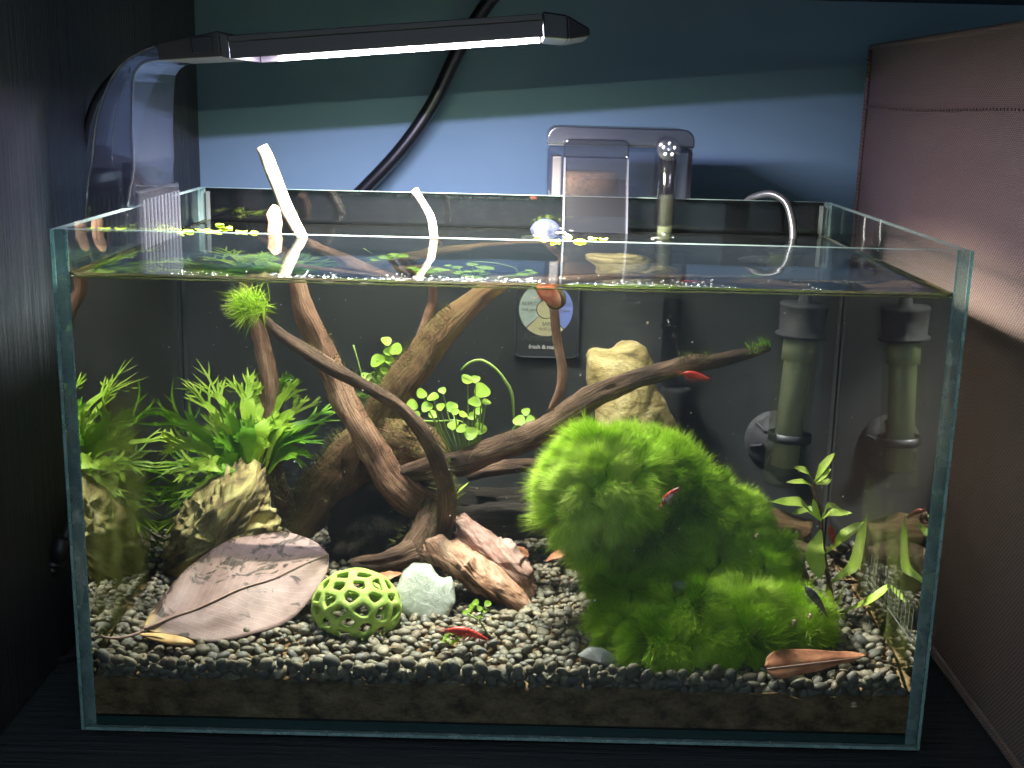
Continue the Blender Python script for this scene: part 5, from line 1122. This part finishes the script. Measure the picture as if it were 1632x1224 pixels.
shrimp((1283, 935), (1318, 980), .036, .22, 'shrimp_grey', 'grey-brown striped shrimp on the right flank of the moss', .08)
shrimp((1322, 808), (1346, 822), .115, .3, 'shrimp_maroon', 'dark maroon shrimp among the upper leaves of the stem plant', .1)
shrimp((1322, 838), (1329, 868), .088, .28, 'shrimp_red', 'tiny red shrimp hanging on the brown stem of the stem plant', .1)
def ramshorn(px_, py_, Y, r, mat, label, foot=False, inwater=True, tilt=(.2, 0, 0)):
    c = W(px_, py_, Y); s = thing('ramshorn_snail', c, label, 'snail'); rot = Euler(tilt).to_matrix(); pts, rad = [], []
    for k in range(34):
        t = k/33; a = t*2.25*2*math.pi; rr = r*(.08+.62*t**1.25); pts.append(c+rot@Vector((rr*math.cos(a), 0, rr*math.sin(a)))); rad.append(r*(.07+.33*t**1.2))
    V, F, UV = tubev(pts, rad, 12, r*.2); mk('shell', V, F, mat, s, True, UV)
    if foot:
        iv, fv = ico(3); b = W(px_-8, py_-8, .0078)
        V = []
        for v in iv: q = Vector((v.x*.0068*(1-.2*v.z), v.y*.0017*(1+.3*v.x), v.z*.0038)); q = Euler((0, .75, 0)).to_matrix()@q; V.append(b+q)
        mk('foot', V, fv, 'snail_foot', s)
        tube('tentacle', [b+Vector((-.003, 0, -.0005)), b+Vector((-.0055, .001, -.002)), b+Vector((-.0075, .002, -.0015))], [.0003, .0002, .0001], 'snail_foot', s, 5, .002)
ramshorn(884, 478, .0115, .0054, 'shell_dark', 'snail with orange foot on the front glass at the waterline', True)
ramshorn(1214, 818, .195, .0042, 'shell_brown', 'brown ramshorn snail on the log behind the moss')
ramshorn(884, 1000, .050, .0030, 'shell_brown', 'small round brown snail on the gravel left of the moss') if False else None
def conesnail(px_, py_, Y, L, d, mat, label, kind='small_snail'):
    c = W(px_, py_, Y); d = Vector(d).normalized(); prof = []; n = 22
    for i in range(n+1):
        u = i/n; r = L*.25*max(0, math.sin(math.pi*u**1.6))**.8*(1+.14*math.sin(u*26)); prof.append((u*L-L/2, r))
    V, F = lathev(c, d, prof, 14); o = mk(kind, V, F, mat); tag(o, label, 'snail')
conesnail(438, 762, .1725, .0042, (.1, .2, -1), 'shell_pale', 'pale little snail on the left upright branch, left one of two')
conesnail(451, 758, .1715, .0046, (-.2, .2, -1), 'shell_pale', 'pale little snail on the left upright branch, right one of two')
conesnail(470, 816, .1735, .0050, (-.2, .2, -1), 'shell_pale', 'pale snail low on the left upright branch near its foot')
conesnail(1265, 994, .032, .0052, (.25, 0, 1), 'shell_pale', 'pale cone snail on the lower right of the moss, left of two')
conesnail(1291, 984, .036, .0045, (.1, 0, 1), 'shell_pale', 'pale cone snail at the right edge of the moss, right of two')
conesnail(1206, 856, .072, .0042, (.2, 0, 1), 'shell_pale', 'pale snail on the upper right slope of the moss')
conesnail(1360, 1126, .0072, .0085, (-.1, 0, 1), 'shell_pale', 'pointed tan snail on the front glass over the dark soil')
conesnail(1032, 516, .20, .0028, (.3, 0, 1), 'shell_pale', 'tiny pale snail hanging in the water above the yellow rock')

# ================================================================== SMALL THINGS
# row of thin pale ticks on the right pane
def strip():
    s = thing('tick_row', Vector((IX-.0013, .06, .055)), 'row of thin pale upright ticks low on the right pane', 'scale strip')
    for k in range(14):
        t = k/13; y = .012+.098*t; z0 = .0535+.004*t; z1 = z0+.0155-.004*t; box('tick', (IX-.0014, y-.00035, z0), (IX-.0011, y+.00035, z1), 'pale_line', s)
    box('tick_line', (IX-.0014, .009, .0528), (IX-.0011, .114, .0534), 'pale_line', s)
strip()
# specks drifting in the water, bubbles and an added gravel glimmer along the surface
def specks():
    rg = random.Random(12); iv, fv = ico(1); parts = []
    for _ in range(230):
        x, y, z = rg.uniform(-.18, .18), rg.uniform(.012, .235), rg.uniform(.05, .21); r = abs(rg.gauss(.00016, .0001))+.00008; parts.append(([Vector((x, y, z))+v*r for v in iv], fv))
    V, F = merge(parts); tag(mk('drifting_specks', V, F, 'white_print'), 'fine white specks drifting in the water', 'specks', kind='stuff')
    parts = []
    for _ in range(420):
        x, y = rg.uniform(-.19, .19), .008+.225*rg.random()**1.5; z = gz(y)+rg.uniform(-.0006, .0012); L = rg.uniform(.0008, .0034); a = rg.uniform(0, 6.28); d = Vector((math.cos(a), math.sin(a), rg.uniform(-.3, .3)))
        c = Vector((x, y, z)); V, F, _ = ribbonv([c, c+d*L*.5+Vector((0, 0, .0003)), c+d*L], [.0001, L*rg.uniform(.1, .28), .0001], d.cross(Vector((0, 0, 1))), .3, L/3); parts.append((V, F))
    V, F = merge(parts); tag(mk('leaf_litter', V, F, 'litter'), 'tiny brown scraps of plant litter among the pebbles', 'litter', kind='stuff')
    parts = []; iv, fv = ico(1)                       # tiny pale beads added to imitate gravel mirrored in the water surface
    for _ in range(900):
        x = rg.uniform(-.155, .14); y = .013+abs(rg.gauss(0, .009)); r = rg.uniform(.00018, .0006)*(1 if rg.random() < .9 else 1.7)
        if noise.noise(Vector((x*30, y*60, 2))) < -.15: continue
        parts.append(([Vector((x, y, ZW+.0001))+Vector((v.x*r, v.y*r, v.z*r*.7)) for v in iv], fv))
    V, F = merge(parts); tag(mk('surface_glimmer', V, F, 'glimmer'), 'tiny pale beads standing in for gravel mirrored in the water behind the front glass', 'glimmer', kind='stuff')
    iv, fv = ico(2)
    for i, (x, y) in enumerate([(892, 364), (897, 371), (904, 375), (889, 372), (910, 368), (1042, 372), (1048, 379), (1040, 382), (1060, 374), (1072, 379), (1052, 386)]):
        d = ray(x, y); p = CAM+d*((ZW+.001-CAM.z)/d.z); r = rg.uniform(.0012, .0022); o = mk('bubble', [p+Vector((v.x*r, v.y*r, abs(v.z)*r*.8)) for v in iv], fv, 'bubble')
        tag(o, 'clear air bubble at the surface '+('below the filter spout' if i < 5 else 'round the intake tube'), 'bubble', 'bubbles '+('below the spout' if i < 5 else 'round the intake'))
specks()

# every surface in the tank may receive lamp light bent by the water
for o in bpy.data.objects:
    if o.type == 'MESH' and o is not WATER: o.cycles.is_caustics_receiver = True
